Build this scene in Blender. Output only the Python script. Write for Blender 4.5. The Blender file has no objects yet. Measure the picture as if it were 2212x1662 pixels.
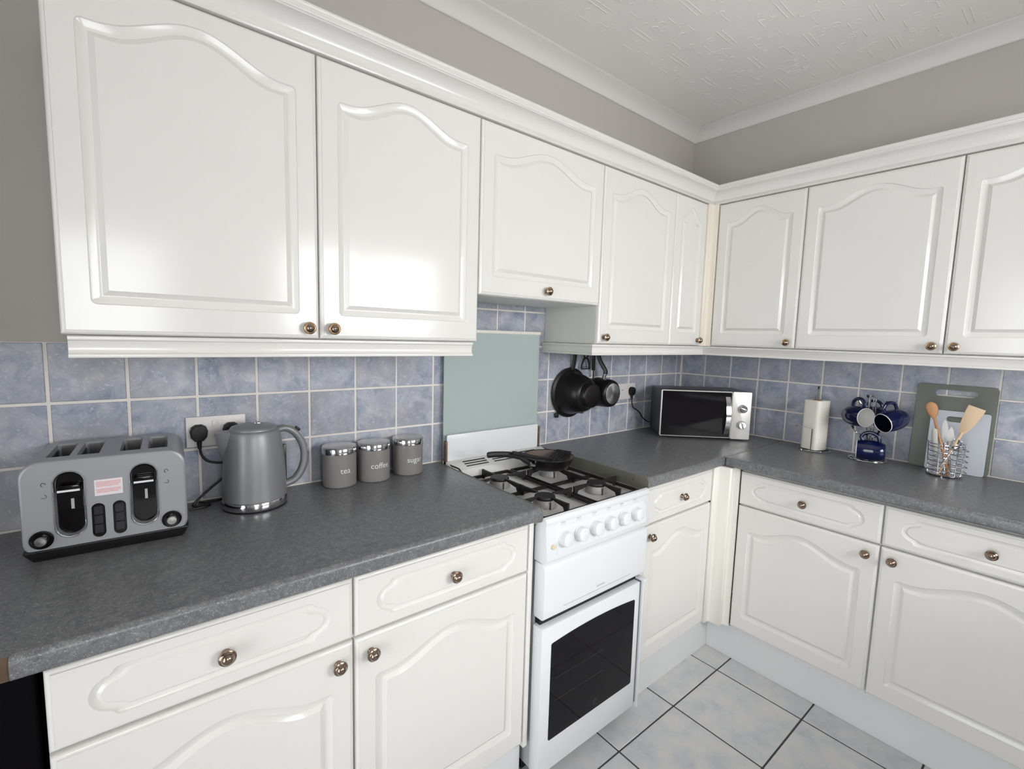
import bpy, bmesh, math, random
from mathutils import Matrix, Vector
PI = math.pi
S = bpy.context.scene
COL = S.collection
random.seed(7)

# ------------------------------------------------------------------ camera
CAM = Vector((-2.5955, -1.5746, 1.4100))
YAW, PITCH, ROLL, FPX = -0.6824, -0.1014, 0.0278, 1018.2
cyw, syw, cpt, spt = math.cos(YAW), math.sin(YAW), math.cos(PITCH), math.sin(PITCH)
fwd = Vector((-syw * cpt, cyw * cpt, spt)); rgt = Vector((cyw, syw, 0)); upv = rgt.cross(fwd)
r2 = rgt * math.cos(ROLL) + upv * math.sin(ROLL); u2 = -rgt * math.sin(ROLL) + upv * math.cos(ROLL)
cd = bpy.data.cameras.new('camera'); cam = bpy.data.objects.new('camera', cd); COL.objects.link(cam)
cd.sensor_width = 36; cd.sensor_fit = 'HORIZONTAL'; cd.lens = 36 * FPX / 2212; cd.clip_start = 0.02
m = Matrix((r2, u2, -fwd)).transposed().to_4x4(); m.translation = CAM
cam.matrix_world = m; S.camera = cam

# ------------------------------------------------------------------ light and exposure
S.view_settings.view_transform = 'Standard'
S.view_settings.look = 'None'
S.view_settings.gamma = 1
S.view_settings.use_curve_mapping = False
S.view_settings.exposure = -0.53
W = bpy.data.worlds.new('daylight'); S.world = W; W.use_nodes = True
bg = W.node_tree.nodes['Background']; bg.inputs[0].default_value = (0.95, 0.95, 1.0, 1); bg.inputs[1].default_value = 6.0

def area(name, loc, aim, sx, sy, power, col):
    l = bpy.data.lights.new(name, 'AREA'); l.shape = 'RECTANGLE'; l.size = sx; l.size_y = sy; l.energy = power; l.color = col
    o = bpy.data.objects.new(name, l); COL.objects.link(o); o.location = loc
    o.rotation_euler = Vector(aim).to_track_quat('-Z', 'Z').to_euler()
    return o
XL0 = -4.0
YS = -2.68      # wall behind the camera
area('daylight_front_window', (-1.12, YS - 0.60, 1.94), (0, 1, -0.46), 1.90, 1.20, 112, (1.0, 0.962, 0.962))
area('added_fill_left', (XL0 - 0.25, -1.70, 1.06), (1, 0, 0), 1.50, 1.95, 24, (0.965, 0.966, 1.0))  # added fill light from the left, lifting the right-hand units and floor
area('daylight_door_glass', (-2.70, YS - 0.20, 1.52), (0, 1, 0.05), 0.52, 0.80, 10, (1.0, 0.975, 0.94))

# ------------------------------------------------------------------ materials
def nt(mat):
    mat.use_nodes = True
    return mat.node_tree, mat.node_tree.nodes, mat.node_tree.links
def srgb(r, g, b):
    f = lambda c: (c / 255 / 12.92) if c / 255 <= 0.04045 else ((c / 255 + 0.055) / 1.055) ** 2.4
    return (f(r), f(g), f(b), 1)
def M(name, col, rough=0.5, metal=0.0, bump=0.0, bscale=200, coat=0.0, spec=0.5, var=0.0, vscale=8):
    mt = bpy.data.materials.new(name); t, n, l = nt(mt); b = n['Principled BSDF']
    b.inputs['Base Color'].default_value = col; b.inputs['Roughness'].default_value = rough; b.inputs['Metallic'].default_value = metal
    b.inputs['Specular IOR Level'].default_value = spec; b.inputs['Coat Weight'].default_value = coat; b.inputs['Coat Roughness'].default_value = 0.08
    tc = n.new('ShaderNodeTexCoord')
    if bump:
        nz = n.new('ShaderNodeTexNoise'); nz.inputs['Scale'].default_value = bscale; nz.inputs['Detail'].default_value = 3
        bp = n.new('ShaderNodeBump'); bp.inputs['Strength'].default_value = bump; bp.inputs['Distance'].default_value = 0.002
        l.new(tc.outputs['Object'], nz.inputs['Vector']); l.new(nz.outputs['Fac'], bp.inputs['Height']); l.new(bp.outputs['Normal'], b.inputs['Normal'])
    if var:
        nz = n.new('ShaderNodeTexNoise'); nz.inputs['Scale'].default_value = vscale; nz.inputs['Detail'].default_value = 4
        mx = n.new('ShaderNodeMix'); mx.data_type = 'RGBA'
        mx.inputs['A'].default_value = tuple(c * (1 - var) for c in col[:3]) + (1,); mx.inputs['B'].default_value = tuple(min(1, c * (1 + var)) for c in col[:3]) + (1,)
        l.new(tc.outputs['Object'], nz.inputs['Vector']); l.new(nz.outputs['Fac'], mx.inputs['Factor']); l.new(mx.outputs['Result'], b.inputs['Base Color'])
    return mt

def ramp(n, stops):
    r = n.new('ShaderNodeValToRGB'); e = r.color_ramp.elements
    while len(e) < len(stops): e.new(0.5)
    for q, (p_, c_) in zip(e, stops): q.position = p_; q.color = c_
    return r
def stone(name, stops, scale, rough, bump=0.1, detail=8, randomise=True, speck=None, coat=0.0, spec=0.5, distort=0.6, tint=None):
    mt = bpy.data.materials.new(name); t, n, l = nt(mt); b = n['Principled BSDF']
    tc = n.new('ShaderNodeTexCoord'); vec = tc.outputs['Object']
    if randomise:
        oi = n.new('ShaderNodeObjectInfo'); mul = n.new('ShaderNodeMath'); mul.operation = 'MULTIPLY'; mul.inputs[1].default_value = 37.0
        l.new(oi.outputs['Random'], mul.inputs[0]); ad = n.new('ShaderNodeVectorMath'); ad.operation = 'ADD'
        l.new(tc.outputs['Object'], ad.inputs[0]); l.new(mul.outputs[0], ad.inputs[1]); vec = ad.outputs[0]
    nz = n.new('ShaderNodeTexNoise'); nz.inputs['Scale'].default_value = scale; nz.inputs['Detail'].default_value = detail
    nz.inputs['Roughness'].default_value = 0.62; nz.inputs['Distortion'].default_value = distort
    l.new(vec, nz.inputs['Vector']); rp = ramp(n, stops); l.new(nz.outputs['Fac'], rp.inputs[0]); out = rp.outputs[0]
    if tint:
        t3 = n.new('ShaderNodeTexNoise'); t3.inputs['Scale'].default_value = 7; t3.inputs['Detail'].default_value = 3
        ad2 = n.new('ShaderNodeVectorMath'); ad2.operation = 'ADD'; ad2.inputs[1].default_value = (5.3, 1.7, 9.1); l.new(vec, ad2.inputs[0]); l.new(ad2.outputs[0], t3.inputs['Vector'])
        r3 = ramp(n, [(0.42, (0, 0, 0, 1)), (0.66, (0.75, 0.75, 0.75, 1))]); l.new(t3.outputs['Fac'], r3.inputs[0])
        m3 = n.new('ShaderNodeMix'); m3.data_type = 'RGBA'; l.new(r3.outputs[0], m3.inputs['Factor']); l.new(out, m3.inputs['A']); m3.inputs['B'].default_value = tint; out = m3.outputs['Result']
    if speck:
        sc, c_, lo, hi = speck
        s2 = n.new('ShaderNodeTexNoise'); s2.inputs['Scale'].default_value = sc; s2.inputs['Detail'].default_value = 5; s2.inputs['Distortion'].default_value = 1.5
        l.new(vec, s2.inputs['Vector']); rr = ramp(n, [(lo, (0, 0, 0, 1)), (hi, (1, 1, 1, 1))]); l.new(s2.outputs['Fac'], rr.inputs[0])
        mx = n.new('ShaderNodeMix'); mx.data_type = 'RGBA'; l.new(rr.outputs[0], mx.inputs['Factor']); l.new(out, mx.inputs['A']); mx.inputs['B'].default_value = c_
        out = mx.outputs['Result']
    l.new(out, b.inputs['Base Color']); b.inputs['Roughness'].default_value = rough; b.inputs['Coat Weight'].default_value = coat
    b.inputs['Specular IOR Level'].default_value = spec
    if bump:
        bp = n.new('ShaderNodeBump'); bp.inputs['Strength'].default_value = bump; bp.inputs['Distance'].default_value = 0.003
        l.new(nz.outputs['Fac'], bp.inputs['Height']); l.new(bp.outputs['Normal'], b.inputs['Normal'])
    return mt

WHITE = M('white_gloss_foil', srgb(229, 226, 222), 0.14, bump=0.02, bscale=260, spec=0.45)
CARC = M('white_melamine', srgb(226, 226, 222), 0.4)
SIDEP = M('grey_white_melamine', srgb(205, 204, 197), 0.45)
CREAM = M('cream_foil', srgb(236, 228, 214), 0.35)
OFFW = M('off_white_foil', srgb(236, 232, 224), 0.35)
PLINTH = M('white_plinth_foil', srgb(225, 226, 226), 0.4)
WORKTOP = stone('grey_stone_laminate', [(0.25, srgb(88, 88, 92)), (0.5, srgb(107, 107, 110)), (0.75, srgb(130, 130, 130))], 70, 0.31, bump=0.05, randomise=False,
                speck=(300, srgb(186, 186, 182), 0.54, 0.80))
TILE = stone('blue_marbled_glaze', [(0.28, srgb(126, 135, 154)), (0.43, srgb(154, 161, 178)), (0.55, srgb(177, 180, 192)), (0.74, srgb(210, 209, 212))], 16, 0.30, bump=0.15, tint=srgb(164, 162, 168),
             speck=(80, srgb(206, 208, 216), 0.56, 0.80))
GROUT = M('pale_grout', srgb(238, 232, 226), 0.85, bump=0.3, bscale=300)
FTILE = stone('grey_mottled_ceramic', [(0.28, srgb(190, 192, 197)), (0.48, srgb(206, 207, 209)), (0.62, srgb(215, 213, 211)), (0.78, srgb(224, 219, 212))], 12, 0.38, bump=0.08, detail=10, distort=0.15)
FGROUT = M('dark_floor_grout', srgb(70, 68, 70), 0.85)
WALL = M('grey_wall_paint', srgb(194, 188, 183), 0.8, bump=0.12, bscale=500)
CEIL = M('white_ceiling_paper', srgb(250, 247, 243), 0.85, bump=0.25, bscale=260)
COVE = M('white_coving_paint', srgb(234, 231, 227), 0.75)
PEWTER = M('dark_pewter', srgb(150, 132, 118), 0.2, metal=1.0)
GOLD = M('worn_brass', srgb(206, 172, 134), 0.25, metal=1.0)
CHROME = M('chrome', srgb(215, 215, 218), 0.09, metal=1.0)
STEEL = M('brushed_steel', srgb(190, 188, 186), 0.26, metal=1.0)
ALU = M('dull_aluminium', srgb(150, 146, 146), 0.5, metal=0.35, var=0.2, vscale=50)
STRIP = M('greasy_aluminium_strip', srgb(142, 140, 130), 0.45, metal=0.6, var=0.12, vscale=30)
TOASTER = M('grey_metallic_paint', srgb(158, 159, 164), 0.36, metal=0.2, bump=0.04, bscale=600)
KETTLE = M('kettle_grey_metallic', srgb(142, 142, 146), 0.36, metal=0.25, bump=0.03, bscale=600)
CANISTER = M('warm_grey_enamel', srgb(134, 129, 127), 0.38, bump=0.03, bscale=400)
BLACKG = M('gloss_black_plastic', srgb(9, 6, 8), 0.12, spec=0.3)
BLACKM = M('matt_black_plastic', srgb(22, 20, 22), 0.5)
CABLE = M('black_rubber', srgb(20, 19, 21), 0.45)
SMOKE = M('smoked_plastic', srgb(38, 36, 40), 0.25)
IRON = M('black_cast_iron', srgb(26, 21, 22), 0.5, bump=0.2, bscale=400)
ENAMEL = M('white_enamel', srgb(229, 231, 234), 0.2, spec=0.5)
ENAMEL_W = M('worn_white_enamel', srgb(222, 220, 216), 0.25, var=0.08, vscale=14)
DKGREY = M('mid_grey_enamel', srgb(112, 116, 120), 0.4)
EGREY = M('grey_enamel', srgb(178, 180, 182), 0.35)
PRINTG = M('grey_print', srgb(186, 188, 190), 0.6)
PRINTD = M('dark_print', srgb(62, 62, 74), 0.6)
PRINTR = M('red_print', srgb(216, 130, 130), 0.7)
PAPERL = M('label_paper', srgb(232, 222, 226), 0.7)
RUST = M('rusty_steel', srgb(118, 96, 84), 0.5, metal=0.6, var=0.3, vscale=60)
OVENG = M('black_oven_glass', srgb(24, 22, 25), 0.06, spec=0.16)
NONSTICK = M('black_nonstick', srgb(20, 17, 18), 0.33, spec=0.35)
PANIN = M('worn_nonstick', srgb(104, 92, 86), 0.36, spec=0.5)
CHIP = M('bare_chipboard', srgb(92, 70, 56), 0.8, var=0.35, vscale=60)
SOCK = M('white_socket_plastic', srgb(226, 222, 220), 0.35)
NAVY = M('navy_glaze', srgb(10, 18, 62), 0.12, coat=0.4)
IVORY = M('white_glaze', srgb(232, 230, 226), 0.2)
DKGLAZE = M('dark_navy_glaze', srgb(16, 18, 40), 0.25)
PAPER = M('kitchen_paper', srgb(240, 234, 224), 0.9, bump=0.5, bscale=160)
CARD = M('brown_card', srgb(168, 120, 96), 0.8)
WOOD1 = M('orange_beech', srgb(212, 158, 112), 0.5, var=0.10, vscale=30)
WOOD2 = M('pale_beech', srgb(236, 206, 172), 0.5, var=0.06, vscale=30)
BOARDG = M('olive_grey_plastic', srgb(112, 116, 106), 0.45)
BOARDW = M('pale_grey_plastic', srgb(206, 210, 218), 0.45)
HANDLEW = M('pale_grey_handle', srgb(190, 190, 182), 0.4)
TEXTW = M('silver_print', srgb(232, 232, 232), 0.4)
IGN = M('cream_button', srgb(226, 205, 178), 0.4)
MWSIDE = M('dark_grey_steel', srgb(84, 86, 92), 0.38, metal=0.5)
MWSILV = M('silver_panel', srgb(214, 211, 206), 0.33, metal=0.35)
BLACK_BOX = M('black_box', srgb(5, 3, 6), 0.7, spec=0.08)
FRAMEW = M('white_upvc', srgb(235, 236, 238), 0.3)

def thin_glass(name, tint, diffuse, transp):
    mt = bpy.data.materials.new(name); t, n, l = nt(mt); n.remove(n['Principled BSDF'])
    out = n['Material Output']; tr = n.new('ShaderNodeBsdfTransparent'); tr.inputs[0].default_value = tint
    gl = n.new('ShaderNodeBsdfGlossy'); gl.inputs['Roughness'].default_value = 0.08
    df = n.new('ShaderNodeBsdfDiffuse'); df.inputs[0].default_value = diffuse
    m1 = n.new('ShaderNodeMixShader'); m1.inputs[0].default_value = transp; l.new(df.outputs[0], m1.inputs[1]); l.new(tr.outputs[0], m1.inputs[2])
    fr = n.new('ShaderNodeFresnel'); fr.inputs[0].default_value = 1.45
    m2 = n.new('ShaderNodeMixShader'); l.new(fr.outputs[0], m2.inputs[0]); l.new(m1.outputs[0], m2.inputs[1]); l.new(gl.outputs[0], m2.inputs[2])
    l.new(m2.outputs[0], out.inputs[0]); return mt
PANE = thin_glass('clear_window_glass', (0.97, 0.99, 0.98, 1), (1, 1, 1, 1), 1.0)
LIDG = thin_glass('frosted_green_glass', srgb(214, 228, 226), srgb(204, 216, 214), 0.28)

def nonstick_disc():
    mt = M('spun_steel', srgb(196, 196, 196), 0.3, metal=1.0)
    b = mt.node_tree.nodes['Principled BSDF']; b.inputs['Anisotropic'].default_value = 0.8
    tg = mt.node_tree.nodes.new('ShaderNodeTangent'); tg.direction_type = 'RADIAL'; tg.axis = 'Y'
    mt.node_tree.links.new(tg.outputs[0], b.inputs['Tangent']); return mt
SPUN = nonstick_disc()

# ------------------------------------------------------------------ mesh helpers
class MB:
    def __init__(s): s.v = []; s.f = []
    def add(s, vs, fs):
        o = len(s.v); s.v += [tuple(q) for q in vs]; s.f += [tuple(i + o for i in f) for f in fs]; return s
    def box(s, x0, x1, y0, y1, z0, z1):
        if x0 > x1: x0, x1 = x1, x0
        if y0 > y1: y0, y1 = y1, y0
        if z0 > z1: z0, z1 = z1, z0
        return s.add([(x0, y0, z0), (x1, y0, z0), (x1, y1, z0), (x0, y1, z0), (x0, y0, z1), (x1, y0, z1), (x1, y1, z1), (x0, y1, z1)],
                     [(0, 3, 2, 1), (4, 5, 6, 7), (0, 1, 5, 4), (1, 2, 6, 5), (2, 3, 7, 6), (3, 0, 4, 7)])
    def lathe(s, prof, n=28, axis='z', c=(0, 0, 0)):
        vs, fs = [], []
        for r, h in prof:
            r = max(r, 1e-5)
            for k in range(n):
                a = 2 * PI * k / n
                p = {'z': (r * math.cos(a), r * math.sin(a), h), 'y': (r * math.cos(a), h, r * math.sin(a)), 'x': (h, r * math.cos(a), r * math.sin(a))}[axis]
                vs.append(tuple(p[i] + c[i] for i in range(3)))
        for j in range(len(prof) - 1):
            for k in range(n):
                a, b = j * n + k, j * n + (k + 1) % n
                fs.append((a, b, b + n, a + n))
        return s.add(vs, fs)
    def tube(s, pts, r, n=8, closed=False, flat=1.0, ref=(0, 0, 1)):
        P_ = [Vector(p) for p in pts]; N = len(P_); vs, fs = [], []
        rs = r if isinstance(r, (list, tuple)) else [r] * N
        prev = None
        for i in range(N):
            if closed: t = P_[(i + 1) % N] - P_[i - 1]
            else: t = P_[min(i + 1, N - 1)] - P_[max(i - 1, 0)]
            t.normalize()
            if prev is None:
                a = Vector(ref)
                if abs(a.dot(t)) > 0.95: a = Vector((1, 0, 0))
                prev = (a - t * a.dot(t)).normalized()
            else: prev = (prev - t * prev.dot(t)).normalized()
            b = t.cross(prev)
            for k in range(n):
                g = 2 * PI * k / n
                vs.append(P_[i] + prev * (rs[i] * math.cos(g)) + b * (rs[i] * flat * math.sin(g)))
        for i in range(N if closed else N - 1):
            j = (i + 1) % N
            for k in range(n):
                fs.append((i * n + k, i * n + (k + 1) % n, j * n + (k + 1) % n, j * n + k))
        if not closed:
            fs.append(tuple(range(n - 1, -1, -1))); fs.append(tuple((N - 1) * n + k for k in range(n)))
        return s.add(vs, fs)
    def prism(s, poly, d0, d1, plane='xz'):
        def mk(a, b, d): return {'xz': (a, d, b), 'yz': (d, a, b), 'xy': (a, b, d)}[plane]
        n = len(poly)
        vs = [mk(a, b, d0) for a, b in poly] + [mk(a, b, d1) for a, b in poly]
        fs = [tuple(range(n)), tuple(range(2 * n - 1, n - 1, -1))] + [(i, i + n, (i + 1) % n + n, (i + 1) % n) for i in range(n)]
        return s.add(vs, fs)
    def rings(s, rings, cap0=True, cap1=True):
        n = len(rings[0]); vs = [p for r in rings for p in r]; fs = []
        for j in range(len(rings) - 1):
            for k in range(n):
                a, b = j * n + k, j * n + (k + 1) % n
                fs.append((a, b, b + n, a + n))
        if cap0: fs.append(tuple(range(n - 1, -1, -1)))
        if cap1: fs.append(tuple((len(rings) - 1) * n + k for k in range(n)))
        return s.add(vs, fs)
    def xf(s, mat):
        s.v = [tuple(mat @ Vector(p)) for p in s.v]; return s
    def move(s, d): s.v = [(p[0] + d[0], p[1] + d[1], p[2] + d[2]) for p in s.v]; return s
    def mesh(s, name, mat, bevel=0.0, seg=2, smooth=38):
        me = bpy.data.meshes.new(name); me.from_pydata(s.v, [], s.f); bm = bmesh.new(); bm.from_mesh(me)
        bmesh.ops.remove_doubles(bm, verts=bm.verts, dist=2e-6)
        bmesh.ops.dissolve_degenerate(bm, edges=bm.edges, dist=1e-6)
        bmesh.ops.recalc_face_normals(bm, faces=bm.faces)
        if bevel:
            ed = [e for e in bm.edges if e.is_manifold and e.calc_face_angle(0) > 0.6]
            bmesh.ops.bevel(bm, geom=ed, offset=bevel, segments=seg, profile=0.5, affect='EDGES', clamp_overlap=True)
        for f in bm.faces: f.smooth = True
        lim = math.radians(smooth)
        for e in bm.edges: e.smooth = not (len(e.link_faces) != 2 or e.calc_face_angle(0) > lim)
        bm.to_mesh(me); bm.free(); me.materials.append(mat); return me

def wloc(o):
    v = Vector((0, 0, 0))
    while o: v += o.location; o = o.parent
    return v
def obj(name, mb, mat, parent=None, loc=None, rot=None, bevel=0.0, seg=2, smooth=38, world=False):
    if isinstance(mb, MB):
        if world and parent: mb.move(-wloc(parent))
        me = mb.mesh(name, mat, bevel, seg, smooth)
    else: me = mb
    o = bpy.data.objects.new(name, me); COL.objects.link(o); o.parent = parent
    if loc is not None: o.location = loc
    if rot is not None: o.rotation_euler = rot
    return o
def tag(o, label, cat, group=None):
    o['label'] = label; o['category'] = cat
    if group: o['group'] = group
    return o
def thing(name, label, cat, loc=(0, 0, 0), rz=0.0, group=None, rot=None):
    o = bpy.data.objects.new(name, None); o.empty_display_size = 0.05; COL.objects.link(o); o.location = loc
    o.rotation_euler = rot if rot else (0, 0, rz)
    return tag(o, label, cat, group)
def struct(name, mb, mat, parent=None, **k):
    o = obj(name, mb, mat, parent, **k)
    if parent is None: o['kind'] = 'structure'
    return o
def rrect(x0, x1, z0, z1, r, n=6):
    out = []
    for cx, cz, a0 in ((x1 - r, z1 - r, 0), (x0 + r, z1 - r, 90), (x0 + r, z0 + r, 180), (x1 - r, z0 + r, 270)):
        for k in range(n + 1):
            a = math.radians(a0 + 90 * k / n); out.append((cx + r * math.cos(a), cz + r * math.sin(a)))
    return out
def stadium(cx, cz, w, h, n=10): return rrect(cx - w / 2, cx + w / 2, cz - h / 2, cz + h / 2, w / 2 - 1e-5, n)
def arcpts(c, r, a0, a1, n, plane='xz', d=0.0):
    out = []
    for k in range(n + 1):
        a = math.radians(a0 + (a1 - a0) * k / n); u, v = c[0] + r * math.cos(a), c[1] + r * math.sin(a)
        out.append({'xz': (u, d, v), 'yz': (d, u, v), 'xy': (u, v, d)}[plane])
    return out
def spline(P_, n=8):
    P_ = [Vector(p) for p in P_]; out = []
    for i in range(len(P_) - 1):
        a, b, c, d = P_[max(i - 1, 0)], P_[i], P_[i + 1], P_[min(i + 2, len(P_) - 1)]
        for k in range(n):
            t = k / n
            out.append(0.5 * ((2 * b) + (c - a) * t + (2 * a - 5 * b + 4 * c - d) * t * t + (3 * b - a - 3 * c + d) * t ** 3))
    out.append(P_[-1]); return out

# ------------------------------------------------------------------ key dimensions (metres)
ZW, ZWB = 0.916, 0.876               # worktop top and underside
DW = 0.608                           # worktop depth
ZUB, ZUT = 1.390, 2.083              # wall units
CEILZ = 2.605
XL = -4.0
TX0, TY0, TZ0, TS = -1.7033, -0.4568, 1.2179, 0.150
TF = -0.002                          # tile face (y on back wall, x on right wall)

# ------------------------------------------------------------------ room shell
fl = struct('floor', MB().box(XL, 0.1, YS, 0.1, -0.06, -0.0015), FGROUT)
struct('ceiling', MB().box(XL - 0.1, 0.1, YS - 0.1, 0.1, CEILZ, CEILZ + 0.08), CEIL)
wb = struct('wall_back', MB().box(XL, 0.1, 0.005, 0.10, -0.06, CEILZ), WALL)
def wall_with_hole(axis, a0, a1, d0, d1, holes):
    mb = MB(); cur = a0
    def bx(u0, u1, z0, z1):
        if u1 - u0 < 1e-4 or z1 - z0 < 1e-4: return
        if axis == 'x': mb.box(u0, u1, d0, d1, z0, z1)
        else: mb.box(d0, d1, u0, u1, z0, z1)
    for (h0, h1, z0, z1) in holes:
        bx(cur, h0, -0.06, CEILZ); bx(h0, h1, -0.06, z0); bx(h0, h1, z1, CEILZ); cur = h1
    bx(cur, a1, -0.06, CEILZ); return mb
wr = struct('wall_right', wall_with_hole('y', YS, 0.1, 0.005, 0.10, []), WALL)
struct('wall_left', wall_with_hole('y', YS, 0.1, XL - 0.1, XL, [(-2.48, -0.92, 0.0, 2.10)]), WALL)  # hole made for the added glazed opening
struct('wall_front', wall_with_hole('x', XL, 0.1, YS - 0.10, YS, [(-3.05, -2.27, 0.0, 2.05), (-1.78, -0.46, 1.05, 2.07)]), WALL)

def window(name, axis, a0, a1, z0, z1, d, sgn):
    def bb(mb, u0, u1, w0, w1, e0, e1):
        if axis == 'x': mb.box(u0, u1, d + e0 * sgn, d + e1 * sgn, w0, w1)
        else: mb.box(d + e0 * sgn, d + e1 * sgn, u0, u1, w0, w1)
        return mb
    mb = MB(); t = 0.05
    bb(mb, a0, a1, z0, z0 + t, 0.03, 0.09); bb(mb, a0, a1, z1 - t, z1, 0.03, 0.09); bb(mb, a0, a0 + t, z0 + t, z1 - t, 0.03, 0.09); bb(mb, a1 - t, a1, z0 + t, z1 - t, 0.03, 0.09)
    w = struct(name, mb, FRAMEW)
    c = (a0 + a1) / 2
    obj('mullion', bb(MB(), c - 0.03, c + 0.03, z0 + t, z1 - t, 0.04, 0.08), FRAMEW, w)
    obj('pane', bb(MB(), a0 + t, c - 0.03, z0 + t, z1 - t, 0.058, 0.062), PANE, w)
    obj('pane', bb(MB(), c + 0.03, a1 - t, z0 + t, z1 - t, 0.058, 0.062), PANE, w)
    return w
window('window_1', 'x', -1.78, -0.46, 1.05, 2.07, YS, -1)
window('added_opening_left', 'y', -2.48, -0.92, 0.0, 2.10, XL, -1)  # invented glazed opening in the left wall, letting the fill light in
mb = MB()
mb.box(-3.05, -2.95, YS - 0.08, YS - 0.03, 0.0, 2.05).box(-2.37, -2.27, YS - 0.08, YS - 0.03, 0.0, 2.05).box(-2.95, -2.37, YS - 0.08, YS - 0.03, 1.93, 2.05).box(-2.95, -2.37, YS - 0.08, YS - 0.03, 0.0, 1.05)
dr = struct('door_1', mb, FRAMEW)
obj('pane', MB().box(-2.95, -2.37, YS - 0.062, YS - 0.058, 1.05, 1.93), PANE, dr)
obj('door_handle', MB().tube([(-2.33, YS - 0.03, 1.0), (-2.33, YS + 0.02, 1.0), (-2.45, YS + 0.02, 1.0)], 0.009), CHROME, dr)

# wall tiles: every tile a mesh of its own, cut pieces included
def wall_tile_mesh(w, h):
    g = 0.0034
    mb = MB().box(-w / 2 + g, w / 2 - g, 0, 0.006, -h / 2 + g, h / 2 - g)
    me = mb.mesh('wall_tile', TILE, bevel=0.0016, seg=1); return me
tile_cache = {}
def put_wall_tile(wall, parent, u0, u1, z0, z1):
    w, h = u1 - u0, z1 - z0
    if w < 0.012 or h < 0.012: return
    k = (round(w, 3), round(h, 3))
    if k not in tile_cache: tile_cache[k] = wall_tile_mesh(*k)
    u, z = (u0 + u1) / 2, (z0 + z1) / 2
    j = random.uniform(-0.0003, 0.0003)
    if wall == 'back': obj('wall_tile', tile_cache[k], None, parent, loc=(u, TF + j, z), rot=(random.uniform(-.002, .002), 0, 0))
    else: obj('wall_tile', tile_cache[k], None, parent, loc=(TF + j, u, z), rot=(0, 0, -PI / 2))
obj('grout', MB().box(-3.06, 0.004, 0.0, 0.0049, 0.80, 1.366), GROUT, wb)
obj('grout', MB().box(-1.87, -1.08, 0.0001, 0.0049, 1.366, 1.668), GROUT, wb)
obj('grout', MB().box(0.0, 0.0049, -1.96, 0.0, 0.86, 1.368), GROUT, wr)
ZR = [ZW + 0.001, TZ0 - TS, TZ0, TZ0 + TS]
xs = [TX0 + TS * k for k in range(-9, 12)] + [TF]
for i in range(len(xs) - 1):
    for r in range(3):
        lo = ZR[r] if not (r == 0 and -1.71 < xs[i] < -1.16) else ZR[r]
        put_wall_tile('back', wb, xs[i], xs[i + 1], lo, ZR[r + 1])
for i in range(9, 13):
    for r in range(2): put_wall_tile('back', wb, xs[i], xs[i + 1], TZ0 + TS * (1 + r), TZ0 + TS * (2 + r))
ys = [TF] + [TY0 + TS * k for k in range(3, -11, -1)]
for i in range(len(ys) - 1):
    for r in range(3): put_wall_tile('right', wr, ys[i + 1], ys[i], ZR[r], ZR[r + 1])

# floor tiles
FX, FY, FS = -0.6787, -0.6748, 0.3331
fcache = {}
def floor_tile(x0, x1, y0, y1):
    k = (round(x1 - x0, 3), round(y1 - y0, 3)); g = 0.0028
    if k[0] < 0.02 or k[1] < 0.02: return
    if k not in fcache: fcache[k] = MB().box(-k[0] / 2 + g, k[0] / 2 - g, -k[1] / 2 + g, k[1] / 2 - g, -0.006, 0).mesh('floor_tile', FTILE, bevel=0.0015, seg=1)
    obj('floor_tile', fcache[k], None, fl, loc=((x0 + x1) / 2, (y0 + y1) / 2, random.uniform(-0.0003, 0.0002)), rot=(0, 0, 0))
fx = [FX + FS * k for k in range(1, -11, -1)]; fx[0] = -0.50; fx[-1] = XL + 0.001
fy = [FY + FS * k for k in range(1, -7, -1)]; fy[0] = -0.50; fy[-1] = YS + 0.001
for i in range(len(fx) - 1):
    for j in range(len(fy) - 1): floor_tile(fx[i + 1], fx[i], fy[j + 1], fy[j])

# coving: profile extruded along both walls
cprof = [(0.0, 2.549), (-0.004, 2.549), (-0.007, 2.5525)] + [(-0.007 - 0.062 * t + 0.007 * math.sin(PI * t), 2.5525 + 0.046 * t + 0.005 * math.sin(PI * t)) for t in [k / 8 for k in range(1, 9)]] + [(-0.0745, 2.6005), (-0.076, 2.604), (0.0, 2.604)]
def run_profile(prof, path):
    """prof: (offset towards the room (negative), z); path: list of (fn(offset) -> (x, y))"""
    return MB().rings([[(f(o)[0], f(o)[1], z) for o, z in prof] for f in path])
struct('trim_1', run_profile(cprof, [lambda o: (XL, o + 0.004), lambda o: (o + 0.004, o + 0.004)]), COVE, smooth=50)
struct('trim_2', run_profile(cprof, [lambda o: (o + 0.004, o + 0.004), lambda o: (o + 0.004, YS)]), COVE, smooth=50)

# relief of the ceiling paper: fine raised strokes and scrolls, far too many to pick apart singly
def ridge(mb, pts, w):
    P_ = [Vector((p[0], p[1])) for p in pts]; n = len(P_); vs, fs = [], []
    for i in range(n):
        t = (P_[min(i + 1, n - 1)] - P_[max(i - 1, 0)]).normalized(); q = Vector((-t.y, t.x)) * w
        h = 0.0017 if 0 < i < n - 1 else 0.0005
        vs += [(P_[i].x + q.x, P_[i].y + q.y, CEILZ), (P_[i].x, P_[i].y, CEILZ - h), (P_[i].x - q.x, P_[i].y - q.y, CEILZ)]
    for i in range(n - 1):
        a = i * 3; fs += [(a, a + 1, a + 4, a + 3), (a + 1, a + 2, a + 5, a + 4)]
    mb.add(vs, fs)
rb = MB(); rnd = random.Random(3)
def line(x, y, L, w=0.0028): ridge(rb, [(x - L / 2, y), (x - L / 2 + .006, y), (x + L / 2 - .006, y), (x + L / 2, y)], w)
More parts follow.
